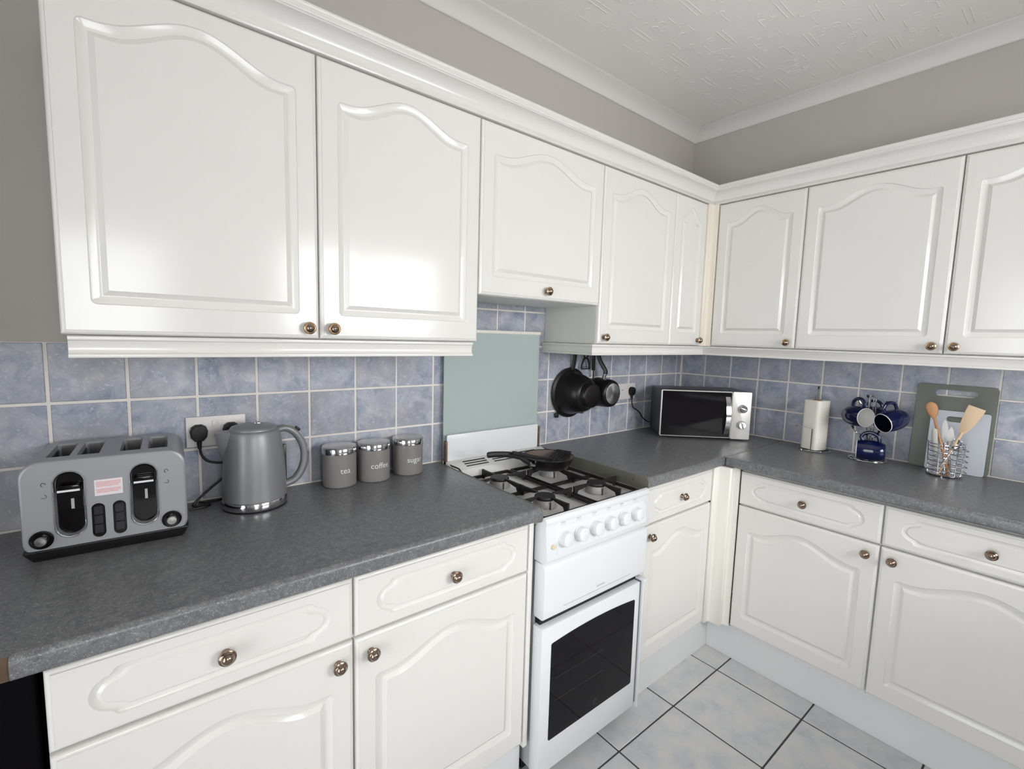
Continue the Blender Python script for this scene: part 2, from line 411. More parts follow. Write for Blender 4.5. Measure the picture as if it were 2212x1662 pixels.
def curl(x, y, r, a0, turns):
    ridge(rb, [(x + r * (0.35 + 0.65 * k / 9) * math.cos(a0 + turns * k / 9), y + r * (0.35 + 0.65 * k / 9) * math.sin(a0 + turns * k / 9)) for k in range(10)], 0.0024)
for i in range(-8, 4):
    for j in range(0, 12):
        cx, cy = -0.98 + 0.26 * i, -0.33 - 0.21 * j + (0.0 if True else 0)
        if cx > -0.16 or cy > -0.14: continue
        line(cx, cy + 0.008, 0.125); line(cx + 0.008, cy - 0.010, 0.125)
        line(cx + 0.11, cy + 0.060, 0.05); line(cx - 0.11, cy - 0.052, 0.055); line(cx + 0.02, cy + 0.085, 0.06)
        for q in range(10):
            curl(cx + rnd.uniform(-0.13, 0.13), cy + rnd.choice((-1, 1)) * rnd.uniform(0.035, 0.105), rnd.uniform(0.010, 0.022), rnd.uniform(0, 6.28), rnd.choice((-1, 1)) * rnd.uniform(3, 5.5))
rel = obj('embossed_relief', rb, CEIL, bpy.data.objects['ceiling'], smooth=80); rel['kind'] = 'stuff'

# ------------------------------------------------------------------ doors, drawers and knobs
def linsub(a, b, n): return [(a[0] + (b[0] - a[0]) * k / n, a[1] + (b[1] - a[1]) * k / n) for k in range(n + 1)]
def panel_front(w, h, outline, name, steps, mat=WHITE):
    """Slab 18 mm thick with a beaded edge and a routed panel. outline(d) -> four groups (bottom, right, top, left) of (x, z)."""
    def rect_like(groups, ins):
        x0, x1, z0, z1 = ins, w - ins, ins, h - ins
        cs = [((x0, z0), (x1, z0)), ((x1, z0), (x1, z1)), ((x1, z1), (x0, z1)), ((x0, z1), (x0, z0))]
        out = []
        for g, (a, b) in zip(groups, cs):
            L = [0.0]
            for i in range(1, len(g)): L.append(L[-1] + math.hypot(g[i][0] - g[i - 1][0], g[i][1] - g[i - 1][1]))
            T = L[-1] if L[-1] > 0 else 1
            ax = 0 if abs(b[0] - a[0]) > abs(b[1] - a[1]) else 1
            for i in range(len(g) - 1):
                t = L[i] / T
                out.append((a[0] + (b[0] - a[0]) * t, a[1] + (b[1] - a[1]) * t))
        return out
    flat = lambda gs: [p for g in gs for p in g[:-1]]
    g0 = outline(0)
    R_ = []
    for ins, y in ((0.0, 0.018), (0.0, 0.0085), (0.0012, 0.0055), (0.0035, 0.0032), (0.0068, 0.0022), (0.0078, 0.0022), (0.0088, 0.0)):
        R_.append([(x, y, z) for x, z in rect_like(g0, ins)])
    for d, y in steps: R_.append([(x, y, z) for x, z in flat(outline(d))])
    return MB().rings(R_).mesh(name, mat, smooth=30)
DOOR_STEPS = [(0.0, 0.0), (0.0016, 0.0028), (0.005, 0.0042), (0.012, 0.0064), (0.0165, 0.0074), (0.0185, 0.0074), (0.0200, 0.0054), (0.0275, 0.0014), (0.0285, 0.0003)]
def arch_outline(w, h, mx, mb_, spring, apex):
    def f(d):
        x0, x1, z0, zs = mx + d, w - mx - d, mb_ + d, spring - d
        half = (x1 - x0) / 2; xc = (x0 + x1) / 2; H = apex - spring; r = max(0.011 - d * 0.7, 0.0006)
        arc = lambda cx, cz, a0, a1: [(cx + r * math.cos(math.radians(a0 + (a1 - a0) * k / 3)), cz + r * math.sin(math.radians(a0 + (a1 - a0) * k / 3))) for k in range(4)]
        bell = lambda x: zs + H * 0.5 * (1 + math.cos(PI * min(1, abs(x - xc) / (half * 0.86))))
        b = arc(x0 + r, z0 + r, 225, 270) + linsub((x0 + r, z0), (x1 - r, z0), 6)[1:-1] + arc(x1 - r, z0 + r, 270, 315)
        rt = arc(x1 - r, z0 + r, 315, 360) + linsub((x1, z0 + r), (x1, zs - r), 4)[1:-1] + arc(x1 - r, zs - r, 0, 45)
        tp = arc(x1 - r, zs - r, 45, 90) + [(x1 - r + (x0 - x1 + 2 * r) * k / 32, bell(x1 - r + (x0 - x1 + 2 * r) * k / 32)) for k in range(1, 32)] + arc(x0 + r, zs - r, 90, 135)
        lf = arc(x0 + r, zs - r, 135, 180) + linsub((x0, zs - r), (x0, z0 + r), 4)[1:-1] + arc(x0 + r, z0 + r, 180, 225)
        return [b, rt, tp, lf]
    return f
def plaque_outline(w, h, mx, mz):
    def f(d):
        hx, hz = w / 2 - mx - d, h / 2 - mz - d; cx, cz = w / 2, h / 2
        e = min(0.072, hx * 0.5)
        prof = [(-0.66, 1.0), (-0.55, 0.985), (-0.485, 0.92), (-0.455, 0.82), (-0.40, 0.735), (-0.30, 0.68), (-0.19, 0.58), (-0.09, 0.43), (-0.025, 0.22), (0, 0)]   # (x beyond end, z) from top line to the tip
        up = [(hx + a * e, b * hz) for a, b in prof]
        end = [(x, -z) for x, z in up] + [p for p in reversed(up)][1:]
        rt = [(cx + x, cz + z) for x, z in end]; lf = [(cx - x, cz - z) for x, z in end]
        b = linsub(lf[-1], rt[0], 8); tp = linsub(rt[-1], lf[0], 8)
        return [b, rt, tp, lf]
    return f
DRAWER_STEPS = [(0.0, 0.0), (0.002, 0.0030), (0.0055, 0.0046), (0.0105, 0.0050), (0.0125, 0.0036), (0.0150, 0.0008), (0.0158, 0.0002)]
def door_mesh(w, h, spring=None, apex=None, mx=0.047):
    return panel_front(w, h, arch_outline(w, h, mx, 0.060 if h > 0.3 else 0.05, spring or h - 0.094, apex or h - 0.041), 'door', DOOR_STEPS)
def drawer_mesh(w, h): return panel_front(w, h, plaque_outline(w, h, 0.050, 0.027), 'drawer_front', DRAWER_STEPS)
KNOB = MB().lathe([(0.0, 0.001), (0.0085, 0.001), (0.0085, -0.003), (0.0062, -0.006), (0.006, -0.010), (0.011, -0.013), (0.0148, -0.0155), (0.0155, -0.018), (0.0150, -0.0205)], 20, 'y')
KNOB.lathe([(0.0112, -0.0228), (0.0104, -0.0250), (0.0085, -0.0285), (0.005, -0.0312), (0.0, -0.032)], 20, 'y')
KNOB_ME = MB().lathe([(0.0, 0.001), (0.0085, 0.001), (0.0085, -0.003), (0.0062, -0.006), (0.006, -0.010), (0.011, -0.013), (0.0148, -0.0155), (0.0157, -0.018), (0.0150, -0.0205), (0.0122, -0.0222),
                       (0.0112, -0.0232), (0.0104, -0.0255), (0.0085, -0.0285), (0.005, -0.0308), (0.0, -0.0315)], 24, 'y').mesh('knob', PEWTER)
KRING_ME = MB().lathe([(0.0152, -0.0196), (0.0150, -0.0212), (0.0124, -0.0228), (0.0116, -0.0226), (0.0118, -0.0216)], 24, 'y').mesh('knob_ring', GOLD)
def knob(parent, x, z, y=0.0):
    return obj('knob', KNOB_ME, None, parent, loc=(x, y, z))

def open_carcass(w, z0, z1, depth, mat=CARC, t=0.018):
    return MB().box(0.0008, w - 0.0008, -depth, -0.0045, z0, z1)

def base_unit(name, label, loc, rz, w, knob_side, drawer_knob=True, group=None, dz=(0.1655, 0.7145), wz=(0.7215, 0.8640)):
    t = thing(name, label, 'cabinet', loc, rz, group)
    obj('carcass', open_carcass(w, 0.150, 0.8745, 0.564), CARC, t)
    d = obj('door', door_mesh(w - 0.004, dz[1] - dz[0], spring=(0.612 - dz[0]), apex=(0.660 - dz[0])), None, t, loc=(0.002, -0.5845, dz[0]))
    knob(d, 0.036 if knob_side == 'l' else w - 0.004 - 0.036, 0.676 - dz[0])
    f = obj('drawer', drawer_mesh(w - 0.004, wz[1] - wz[0]), None, t, loc=(0.002, -0.5845, wz[0]))
    knob(f, (w - 0.004) / 2, (wz[1] - wz[0]) / 2)
    return t

# ------------------------------------------------------------------ base run
base_unit('base_cabinet', 'white base cabinet under the toaster, at the left end of the run', (-2.726, 0, 0), 0, 0.498, 'r', group='white base cabinets')
b2 = base_unit('base_cabinet', 'white base cabinet under the kettle and canisters, left of the cooker', (-2.228, 0, 0), 0, 0.520, 'l', group='white base cabinets')
obj('end_panel', MB().box(0.521, 0.5375, -0.583, -0.0045, 0.150, 0.8745), WHITE, b2, bevel=0.002)
b3 = base_unit('base_cabinet', 'narrow white base cabinet right of the cooker, in the brightest light', (-1.142, 0, 0), 0, 0.490, 'l', group='white base cabinets')
obj('end_panel', MB().box(-0.0195, -0.0005, -0.583, -0.0045, 0.150, 0.8745), WHITE, b3, bevel=0.002)
base_unit('base_cabinet', 'white base cabinet in the corner run below the kitchen roll', (0, -0.667, 0), -PI / 2, 0.4985, 'r', group='white base cabinets')
base_unit('base_cabinet', 'white base cabinet below the chopping boards, cut by the right frame edge', (0, -1.1655, 0), -PI / 2, 0.540, 'l', group='white base cabinets')
# corner post between the two base runs
cp = [(-0.651, -0.578), (-0.651, -0.587), (-0.647, -0.590), (-0.623, -0.590), (-0.619, -0.594), (-0.619, -0.640), (-0.613, -0.645), (-0.604, -0.643), (-0.592, -0.642), (-0.588, -0.646), (-0.588, -0.6655), (-0.576, -0.6655), (-0.576, -0.578)]
tag(obj('corner_post', MB().prism(cp, 0.158, 0.8745, 'xy'), OFFW, bevel=0.001, seg=1), 'cream stepped corner post joining the two base cabinet runs below the worktop', 'post')
# plinths
tag(obj('plinth', MB().box(-2.72, -1.695, -0.555, -0.5405, 0.0, 0.149), PLINTH, bevel=0.001, seg=1), 'white plinth board below the cabinets left of the cooker', 'plinth', 'white plinth boards')
tag(obj('plinth', MB().box(-1.155, -0.5410, -0.5550, -0.5405, 0.0, 0.149), PLINTH, bevel=0.001, seg=1), 'short white plinth board below the cabinet right of the cooker', 'plinth', 'white plinth boards')
tag(obj('plinth', MB().box(-0.5550, -0.5405, -1.70, -0.5555, 0.0, 0.149), PLINTH, bevel=0.001, seg=1), 'long white plinth board under the right-hand cabinet run', 'plinth', 'white plinth boards')
# plain black box filling the gap under the overhanging worktop at far left
t = thing('black_box', 'plain black box filling the gap under the worktop, far left', 'filler', (-3.04, -0.30, 0))
obj('body', MB().box(-0.29, 0.305, -0.20, 0.27, 0.02, 0.86), BLACK_BOX, t, bevel=0.004)
obj('door', MB().box(-0.29, 0.303, -0.245, -0.202, 0.10, 0.855), BLACK_BOX, t, bevel=0.006)  # flat black slab on the front of the box

# worktops: rolled front edge
def nose(zt, zb, d, r=0.013, n=6):
    return [(-0.0035, zb), (-0.0035, zt)] + [(-d + r - r * math.sin(a), zt - r + r * math.cos(a)) for a in [PI / 2 * k / n for k in range(n + 1)]] + [(-d + r * 0.7 - r * 0.7 * math.cos(a), zb + r * 0.7 - r * 0.7 * math.sin(a)) for a in [PI / 2 * k / n for k in range(n + 1)]]
w1 = thing('worktop', 'long grey stone-effect worktop left of the cooker, carrying toaster and kettle', 'worktop', (-2.20, -0.3, ZWB), group='grey worktops')
mbw = MB().prism(nose(ZW, ZWB, DW), -2.755, -1.6835, 'yz')
mbw.prism([(-0.0035, ZWB), (-0.0035, ZW), (-DW + 0.006, ZW), (-DW + 0.006, ZWB)], -3.06, -2.7555, 'yz')
obj('slab', MB().prism(nose(ZW, ZWB, DW), -2.755, -1.6835, 'yz'), WORKTOP, w1, world=True)
obj('return_slab', MB().box(-3.10, -2.7552, -DW + 0.008, -0.0035, ZWB, ZW), WORKTOP, w1, world=True)
obj('bare_edge', MB().prism([(-DW + 0.010, ZWB + 0.001), (-DW + 0.0070, ZWB + 0.001), (-DW + 0.0045, ZWB + 0.008), (-DW + 0.0045, ZW - 0.010), (-DW + 0.0075, ZW - 0.001), (-DW + 0.010, ZW - 0.001)], -3.10, -2.7556, 'yz'), CHIP, w1, world=True)['label'] = 'bare brown chipboard edge'
def end_strip(parent, x0, x1, yfront):
    pr = rrect(yfront, -0.02, ZWB - 0.006, ZW + 0.0015, 0.012, 4)
    return obj('edge_strip', MB().prism(pr, x0, x1, 'yz'), STRIP, parent, world=True)
end_strip(w1, -1.6834, -1.6800, -DW - 0.001)
w2 = thing('worktop', 'grey stone-effect worktop in the corner under the microwave', 'worktop', (-0.6, -0.3, ZWB), group='grey worktops')
obj('slab', MB().prism(nose(ZW, ZWB, DW), -1.1625, -0.0045, 'yz'), WORKTOP, w2, world=True)
end_strip(w2, -1.1665, -1.1626, -DW - 0.001)
obj('screw', MB().lathe([(0.0, -0.004), (0.004, -0.004), (0.0055, -0.0015), (0.0055, 0.0), (0.0, 0.0)], 12, 'x', (-1.1665, -0.545, 0.897)), RUST, w2, world=True)
obj('joint_strip', MB().box(-0.606, -0.006, -0.6125, -0.6005, ZW - 0.004, ZW + 0.0012), STRIP, w2, world=True, bevel=0.0008, seg=1)
w3 = thing('worktop', 'grey stone-effect worktop along the right wall, carrying mugs and cutlery', 'worktop', (-0.3, -1.2, ZWB), group='grey worktops')
obj('slab', MB().prism([(a, b) for a, b in nose(ZW, ZWB, DW)], -1.75, -0.6130, 'xz'), WORKTOP, w3, world=True)

# ------------------------------------------------------------------ wall run
def wall_unit(name, label, loc, rz, w, doors, z0=ZUB, body0=None, side_left=None):
    """doors: list of (x0, width, knob_x, knob_z)"""
    t = thing(name, label, 'cabinet', loc, rz, 'white wall cabinets')
    obj('carcass', MB().box(0.0008, w - 0.0008, -0.298, -0.0045, z0 if body0 is None else body0, ZUT), CARC, t, bevel=0.001, seg=1)
    for (x0, dw, kx, kz) in doors:
        h = ZUT - 0.004 - z0
        d = obj('door', door_mesh(dw, h), None, t, loc=(x0, -0.3175, z0 + 0.001))
        k = knob(d, kx, kz)
        obj('knob_ring', KRING_ME, None, d, loc=k.location)
    return t
wall_unit('wall_cabinet', 'white wall cabinet at the left end above the toaster, with arched panel door', (-2.700, 0, 0), 0, 0.487, [(0.0015, 0.484, 0.455, 0.026)])
wall_unit('wall_cabinet', 'white wall cabinet above kettle and canisters, knob at lower left', (-2.213, 0, 0), 0, 0.493, [(0.0015, 0.490, 0.029, 0.026)])
wall_unit('wall_cabinet', 'short white wall cabinet over the cooker with a centred bottom knob', (-1.7195, 0, 0), 0, 0.583, [(0.0015, 0.580, 0.290, 0.031)], z0=1.5415)
w4 = wall_unit('wall_cabinet', 'white double-door wall cabinet in the corner above the hanging pans', (-1.1365, 0, 0), 0, 0.770, [(0.0015, 0.4965, 0.030, 0.026), (0.5000, 0.268, 0.240, 0.026)])
obj('end_panel', MB().box(-0.001, 0.0008, -0.299, -0.0045, ZUB, 1.540), SIDEP, w4)
wall_unit('wall_cabinet', 'narrow white wall cabinet on the right wall beside the corner post', (0, -0.3455, 0), -PI / 2, 0.3895, [(0.0015, 0.387, 0.358, 0.026)])
wall_unit('wall_cabinet', 'white wall cabinet above the mug stand on the right wall', (0, -0.735, 0), -PI / 2, 0.491, [(0.0015, 0.4885, 0.459, 0.026)])
wall_unit('wall_cabinet', 'white wall cabinet at the right frame edge, knob at lower left', (0, -1.226, 0), -PI / 2, 0.491, [(0.0015, 0.4885, 0.029, 0.026)])
up = [(-0.366, -0.3005), (-0.366, -0.319), (-0.362, -0.322), (-0.3225, -0.322), (-0.322, -0.3225), (-0.322, -0.3445), (-0.3005, -0.3445), (-0.3005, -0.3005)]
tag(obj('corner_post', MB().prism(up, ZUB - 0.001, ZUT, 'xy'), CREAM, bevel=0.001, seg=1), 'cream corner post between the two runs of wall cabinets', 'post')
# cornice on top of the wall cabinets
corn = [(-0.2990, ZUT + 0.0005), (-0.3185, ZUT + 0.0005), (-0.3205, ZUT + 0.004), (-0.3205, ZUT + 0.014), (-0.3185, ZUT + 0.0155), (-0.3190, ZUT + 0.018)] + \
       [(-0.319 - 0.034 * (1 - math.cos(a)) - 0.0, ZUT + 0.019 + 0.036 * math.sin(a)) for a in [PI / 2 * k / 8 for k in range(1, 9)]] + \
       [(-0.3535, ZUT + 0.0575), (-0.3565, ZUT + 0.0585), (-0.3575, ZUT + 0.0625), (-0.3550, ZUT + 0.0645), (-0.3545, ZUT + 0.067), (-0.3590, ZUT + 0.071), (-0.3600, ZUT + 0.076), (-0.3580, ZUT + 0.080), (-0.354, ZUT + 0.082), (-0.3000, ZUT + 0.082)]
tag(obj('cornice', run_profile(corn, [lambda o: (-2.702, o), lambda o: (o - 0.0003, o)]), WHITE, smooth=45), 'long white moulded cornice along the wall cabinets above the cooker', 'cornice', 'white cornices')
tag(obj('cornice', run_profile(corn, [lambda o: (o, o - 0.0003), lambda o: (o, -1.717)]), WHITE, smooth=45), 'white moulded cornice topping the cabinets on the right wall', 'cornice', 'white cornices')
# light pelmets under the wall cabinets
pel = [(-0.2860, 1.3892), (-0.3000, 1.3892), (-0.3045, 1.387), (-0.3055, 1.3835), (-0.3045, 1.380), (-0.3000, 1.3775), (-0.2995, 1.3745), (-0.2985, 1.3735), (-0.2985, 1.3545), (-0.3000, 1.3525), (-0.3040, 1.3515), (-0.3055, 1.3475), (-0.3040, 1.3440), (-0.3000, 1.3430), (-0.2860, 1.3430)]
tag(obj('pelmet', run_profile(pel, [lambda o: (-2.690, o), lambda o: (-1.731, o)]), WHITE, smooth=45), 'white moulded pelmet under the two left wall cabinets', 'pelmet', 'white pelmets')
pelb = [(o + (0.0 if o > -0.2865 else 0.0), z) for o, z in pel]
lp = thing('pelmet', 'white L-shaped pelmet returning to the wall above the hanging pans', 'pelmet', (-0.7, -0.29, 1.343), group='white pelmets')
obj('front_strip', run_profile(pelb, [lambda o: (-1.1365 - (o + 0.286) * -1.0, o), lambda o: (o - 0.0003, o)]), WHITE, lp, world=True, smooth=45)
obj('return_strip', run_profile(pel, [lambda o: (-1.1365 + (o + 0.286), o), lambda o: (-1.1365 + (o + 0.286), -0.0045)]), SIDEP, lp, world=True, smooth=45)
tag(obj('pelmet', run_profile(pel, [lambda o: (o, o - 0.0003), lambda o: (o, -1.717)]), WHITE, smooth=45), 'white moulded pelmet under the wall cabinets on the right wall', 'pelmet', 'white pelmets')

# ------------------------------------------------------------------ cooker
X0, X1, YF = -1.6760, -1.1845, -0.618
ck = thing('gas_cooker', 'white slot-in gas cooker with raised glass lid and black oven window', 'cooker', ((X0 + X1) / 2, -0.31, 0))
P_ = dict(parent=ck, world=True)
def cpart(name, mb, mat, bevel=0.0, parent=None, **k): return obj(name, mb, mat, parent or ck, world=True, bevel=bevel, **k)
cpart('body', MB().box(X0 + 0.004, X1 - 0.004, -0.575, -0.03, 0.055, 0.852), EGREY, 0.003)
cpart('toe_kick', MB().box(X0 + 0.02, X1 - 0.02, -0.52, -0.10, 0.0, 0.055), BLACKM)
HZ = 0.862
cpart('hob', MB().prism([(-0.62, 0.853), (-0.62, 0.866), (-0.617, 0.869), (-0.608, 0.869), (-0.604, HZ), (-0.145, HZ), (-0.135, 0.880), (-0.118, 0.905), (-0.060, 0.926), (-0.03, 0.926), (-0.03, 0.853)], X0, X1, 'yz'), ENAMEL_W, 0.002, seg=2)
for i in range(3):
    for r in range(3):
        x = X0 + 0.065 + i * 0.133; yy = -0.073 - r * 0.014; zz = 0.921 - r * 0.0052
        mbs = MB().box(x, x + 0.105, -0.003, 0.003, -0.0008, 0.0012).xf(Matrix.Translation((0, yy, zz)) @ Matrix.Rotation(math.radians(20), 4, 'X'))
        cpart('vent_slot', mbs, BLACKM)
# control panel, slightly tilted
cpart('control_panel', MB().prism([(-0.575, 0.852), (-0.612, 0.888), (-0.622, 0.884), (-0.6245, 0.876), (-0.6245, 0.868), (-0.622, 0.864), (-0.632, 0.762), (-0.629, 0.754), (-0.615, 0.748), (-0.575, 0.748)][1:] + [(-0.575, 0.852)], X0 - 0.004, X1 + 0.004, 'yz'), ENAMEL, 0.0015)
pt = rrect(X0 + 0.035, X1 - 0.022, 0.772, 0.851, 0.003, 3)[:]
arch = [(X0 + 0.035, 0.772), (X1 - 0.016, 0.772), (X1 - 0.016, 0.830)] + [(X1 - 0.016 - 0.03 * (1 - math.cos(a)), 0.830 + 0.019 * math.sin(a)) for a in [PI / 2 * k / 6 for k in range(1, 7)]] + [(X0 + 0.075, 0.849)] + [(X0 + 0.075 - 0.04 * math.sin(a), 0.849 - 0.03 * (1 - math.cos(a))) for a in [PI / 2 * k / 6 for k in range(1, 7)]]
def on_panel(z): return -0.622 - (0.864 - z) * (0.010 / 0.102)
pl = MB(); n = len(arch)
pl.rings([[(x, on_panel(z) + 0.001, z) for x, z in arch], [(x, on_panel(z) - 0.0012, z) for x, z in arch]])
cpart('knob_plate', pl, ENAMEL, 0.0006, seg=1)
kx = [CAM.x + (x - CAM.x) * 0.985 for x in (-1.594, -1.526, -1.453, -1.381, -1.313, -1.241)]
CK_KNOB = MB().lathe([(0.0, 0.003), (0.0240, 0.003), (0.0240, -0.0025), (0.0222, -0.0045), (0.0218, -0.019), (0.0205, -0.0225), (0.0175, -0.0240), (0.0, -0.0243)], 28, 'y').mesh('control_knob', ENAMEL)
KGRIP = MB().box(-0.0012, 0.0012, -0.0248, -0.0235, 0.008, 0.019).mesh('grip', ENAMEL, bevel=0.001)
for i, x in enumerate(kx):
    z = 0.8135
    k = obj('control_knob', CK_KNOB, None, ck, loc=Vector((x, on_panel(z) - 0.001, z)) - ck.location, rot=(math.radians(-5), (0.2, 0.2, 0.2, 0.2, 0.2, 0.2)[i], 0))
    obj('grip', KGRIP, None, k)
    mk = MB(); zz = 0.858; yy = on_panel(zz) - 0.0004
    for q in range(3): mk = MB().box(x - 0.009 + q * 0.007, x - 0.005 + q * 0.007, yy - 0.0003, yy + 0.0003, 0.860 - 0.0003, 0.8635); cpart('dial_mark', mk, PRINTG)
    cpart('dial_mark', MB().box(x - 0.009, x + 0.009, yy - 0.0003, yy + 0.0003, 0.8545, 0.8555), PRINTG)
cpart('ignition_button', MB().lathe([(0.0, 0.0), (0.007, 0.0), (0.007, -0.006), (0.005, -0.009), (0.0, -0.0095)], 16, 'y', (X0 + 0.020, on_panel(0.80), 0.800)), IGN)
# grill door
gd = cpart('grill_door', MB().prism([(-0.580, 0.572), (-0.619, 0.572), (-0.624, 0.577), (-0.6255, 0.60), (-0.6255, 0.725), (-0.622, 0.738), (-0.612, 0.745), (-0.580, 0.745)], X0 - 0.004, X1 + 0.004, 'yz'), ENAMEL, 0.003)
cpart('handle_groove', MB().box(X0 + 0.08, X1 - 0.08, -0.6262, -0.6250, 0.5945, 0.5962), PRINTG, parent=gd)
cpart('badge', MB().box(-1.445, -1.405, -0.6263, -0.6250, 0.606, 0.6105), PRINTG, parent=gd)
cpart('handle_recess', MB().box(X0 + 0.008, X1 - 0.008, -0.598, -0.576, 0.545, 0.571), BLACKM)
# oven door
od = cpart('oven_door', MB().box(X0 - 0.004, X1 - 0.0165, -0.6225, -0.580, 0.062, 0.545), ENAMEL, 0.004)
gx0, gx1, gz0, gz1 = -1.640, -1.229, 0.166, 0.487
gp = [(gx0 + 0.004, gz0), (gx1 - 0.004, gz0), (gx1, gz0 + 0.004), (gx1, gz1 - 0.004)] + [(gx1 - 0.004 + (gx0 - gx1 + 0.008) * k / 16, gz1 + 0.011 * (1 - (2 * k / 16 - 1) ** 2)) for k in range(17)] + [(gx0, gz1 - 0.004), (gx0, gz0 + 0.004)]
og = cpart('oven_window', MB().prism(gp, -0.6238, -0.6200, 'xz'), OVENG, parent=od, smooth=20)
cpart('logo_ring', MB().tube([(-1.425 + 0.009 * math.cos(a), -0.6240, 0.192 + 0.009 * math.sin(a)) for a in [2 * PI * k / 20 for k in range(17)]], 0.0008, 5), PRINTD, parent=od)
for zz in (0.29, 0.365): cpart('shelf_line', MB().box(gx0 + 0.02, gx1 - 0.16, -0.62405, -0.6237, zz, zz + 0.0012), M('dim_print', srgb(58, 52, 52), 0.4), parent=od)
cpart('door_edge', MB().box(X1 - 0.0160, X1 - 0.0015, -0.6165, -0.580, 0.068, 0.548), DKGREY, 0.001)
cpart('side_flange', MB().box(X1 - 0.0010, X1 + 0.0035, -0.626, -0.580, 0.050, 0.548), ENAMEL, 0.001)
cpart('handle_bracket', MB().box(X1 - 0.018, X1 + 0.006, -0.640, -0.600, 0.549, 0.557), ENAMEL, 0.002)
# lid and upstand
cpart('upstand', MB().prism(rrect(X0 + 0.007, X1 - 0.019, 0.926, 1.028, 0.006, 4), -0.052, -0.046, 'xz'), ENAMEL, 0.0015)
for x, z1 in ((X0 + 0.003, 1.005), (X1 - 0.014, 1.018)):
    cpart('hinge_post', MB().box(x - 0.003, x + 0.004, -0.056, -0.040, 0.905, z1), RUST, 0.001)
lid = cpart('glass_lid', MB().prism(rrect(X0 + 0.006, X1 - 0.002, 0.930, 1.4215, 0.006, 4), -0.0250, -0.0205, 'xz'), LIDG)
cpart('lid_trim', MB().box(X0 + 0.004, X1 + 0.001, -0.030, -0.017, 1.4195, 1.4330), OFFW, 0.0025)
cpart('lid_wire', MB().tube([(X0 + 0.006, -0.05, 0.918), (X0 + 0.008, -0.135, 0.918), (X0 + 0.011, -0.15, 0.908), (X0 + 0.012, -0.152, 0.873)], 0.003, 6), BLACKM)
# burners and pan supports
BX, BY = (-1.5610, -1.3080), (-0.245, -0.488)
for bx_ in BX:
    for by_ in BY:
        b = cpart('burner', MB().lathe([(0.0, HZ + 0.001), (0.040, HZ + 0.001), (0.0385, HZ + 0.010), (0.0335, HZ + 0.025), (0.0, HZ + 0.025)], 28, 'z', (bx_, by_, 0)), ALU)
        cpart('burner_cap', MB().lathe([(0.0, HZ + 0.0245), (0.033, HZ + 0.0245), (0.0345, HZ + 0.027), (0.0345, HZ + 0.033), (0.033, HZ + 0.0358), (0.012, HZ + 0.0362), (0.0, HZ + 0.0362)], 28, 'z', (bx_, by_, 0)), IRON, parent=b)
        cpart('spark_pin', MB().tube([(bx_ - 0.012, by_ - 0.040, HZ), (bx_ - 0.012, by_ - 0.040, HZ + 0.024)], 0.0018, 6), BLACKM, parent=b)
GT = 0.900
def bar(x0, y0, x1, y1, z0, z1, w=0.007):
    d = Vector((x1 - x0, y1 - y0, 0)).normalized(); q = Vector((-d.y, d.x, 0)) * w / 2
    a, b = Vector((x0, y0, 0)), Vector((x1, y1, 0))
    return MB().rings([[(a + q + Vector((0, 0, z0))), (a - q + Vector((0, 0, z0))), (a - q + Vector((0, 0, z1))), (a + q + Vector((0, 0, z1)))], [(b + q + Vector((0, 0, z0))), (b - q + Vector((0, 0, z0))), (b - q + Vector((0, 0, z1))), (b + q + Vector((0, 0, z1)))]])
def prong(px, py, dx, dy, L, out=0.0):
    """vertical cast finger: rises from the frame bar and runs in towards the burner"""
    prof = [(0.0, HZ + 0.004), (0.010, HZ + 0.004), (0.020, HZ + 0.022), (L - 0.012, GT - 0.008), (L, GT - 0.003), (L - 0.001, GT), (0.014, GT), (-0.001, GT + 0.001), (-out, HZ + 0.020)]
    w = 0.0038; q = Vector((-dy, dx, 0)) * w; n = len(prof)
    A = [Vector((px + dx * s_, py + dy * s_, z_)) for s_, z_ in prof]
    return MB().rings([[a + q for a in A], [a - q for a in A]])
for gi, (ga, gb) in enumerate(((X0 + 0.012, -1.4345), (-1.4275, X1 - 0.012))):
    y0, y1, ym = -0.598, -0.135, (BY[0] + BY[1]) / 2
    fr = []
    g = None
    ring_ = rrect(ga, gb, y0, y1, 0.012, 3); inner = rrect(ga + 0.008, gb - 0.008, y0 + 0.008, y1 - 0.008, 0.006, 3)
    N = len(ring_)
    mbf = MB()
    mbf.rings([[(x, y, HZ + 0.006) for x, y in ring_], [(x, y, HZ + 0.017) for x, y in ring_], [(x, y, HZ + 0.017) for x, y in inner], [(x, y, HZ + 0.006) for x, y in inner], [(x, y, HZ + 0.006) for x, y in ring_]], cap0=False, cap1=False)
    g = cpart('pan_support', mbf, IRON)
    cpart('cross_bar', bar(ga + 0.004, ym, gb - 0.004, ym, HZ + 0.004, HZ + 0.014, 0.009), IRON, parent=g)
    bx_ = BX[gi]
    for by_, (fa, fb) in ((BY[0], (y1, ym)), (BY[1], (ym, y0))):
        cpart('prong', prong(bx_, fa - 0.003, 0, -1, abs(fa - by_) - 0.038), IRON, parent=g)
        cpart('prong', prong(bx_, fb + 0.003, 0, 1, abs(fb - by_) - 0.038), IRON, parent=g)
        cpart('prong', prong(ga + 0.003, by_, 1, 0, abs(ga - bx_) - 0.038), IRON, parent=g)
        cpart('prong', prong(gb - 0.003, by_, -1, 0, abs(gb - bx_) - 0.038), IRON, parent=g)

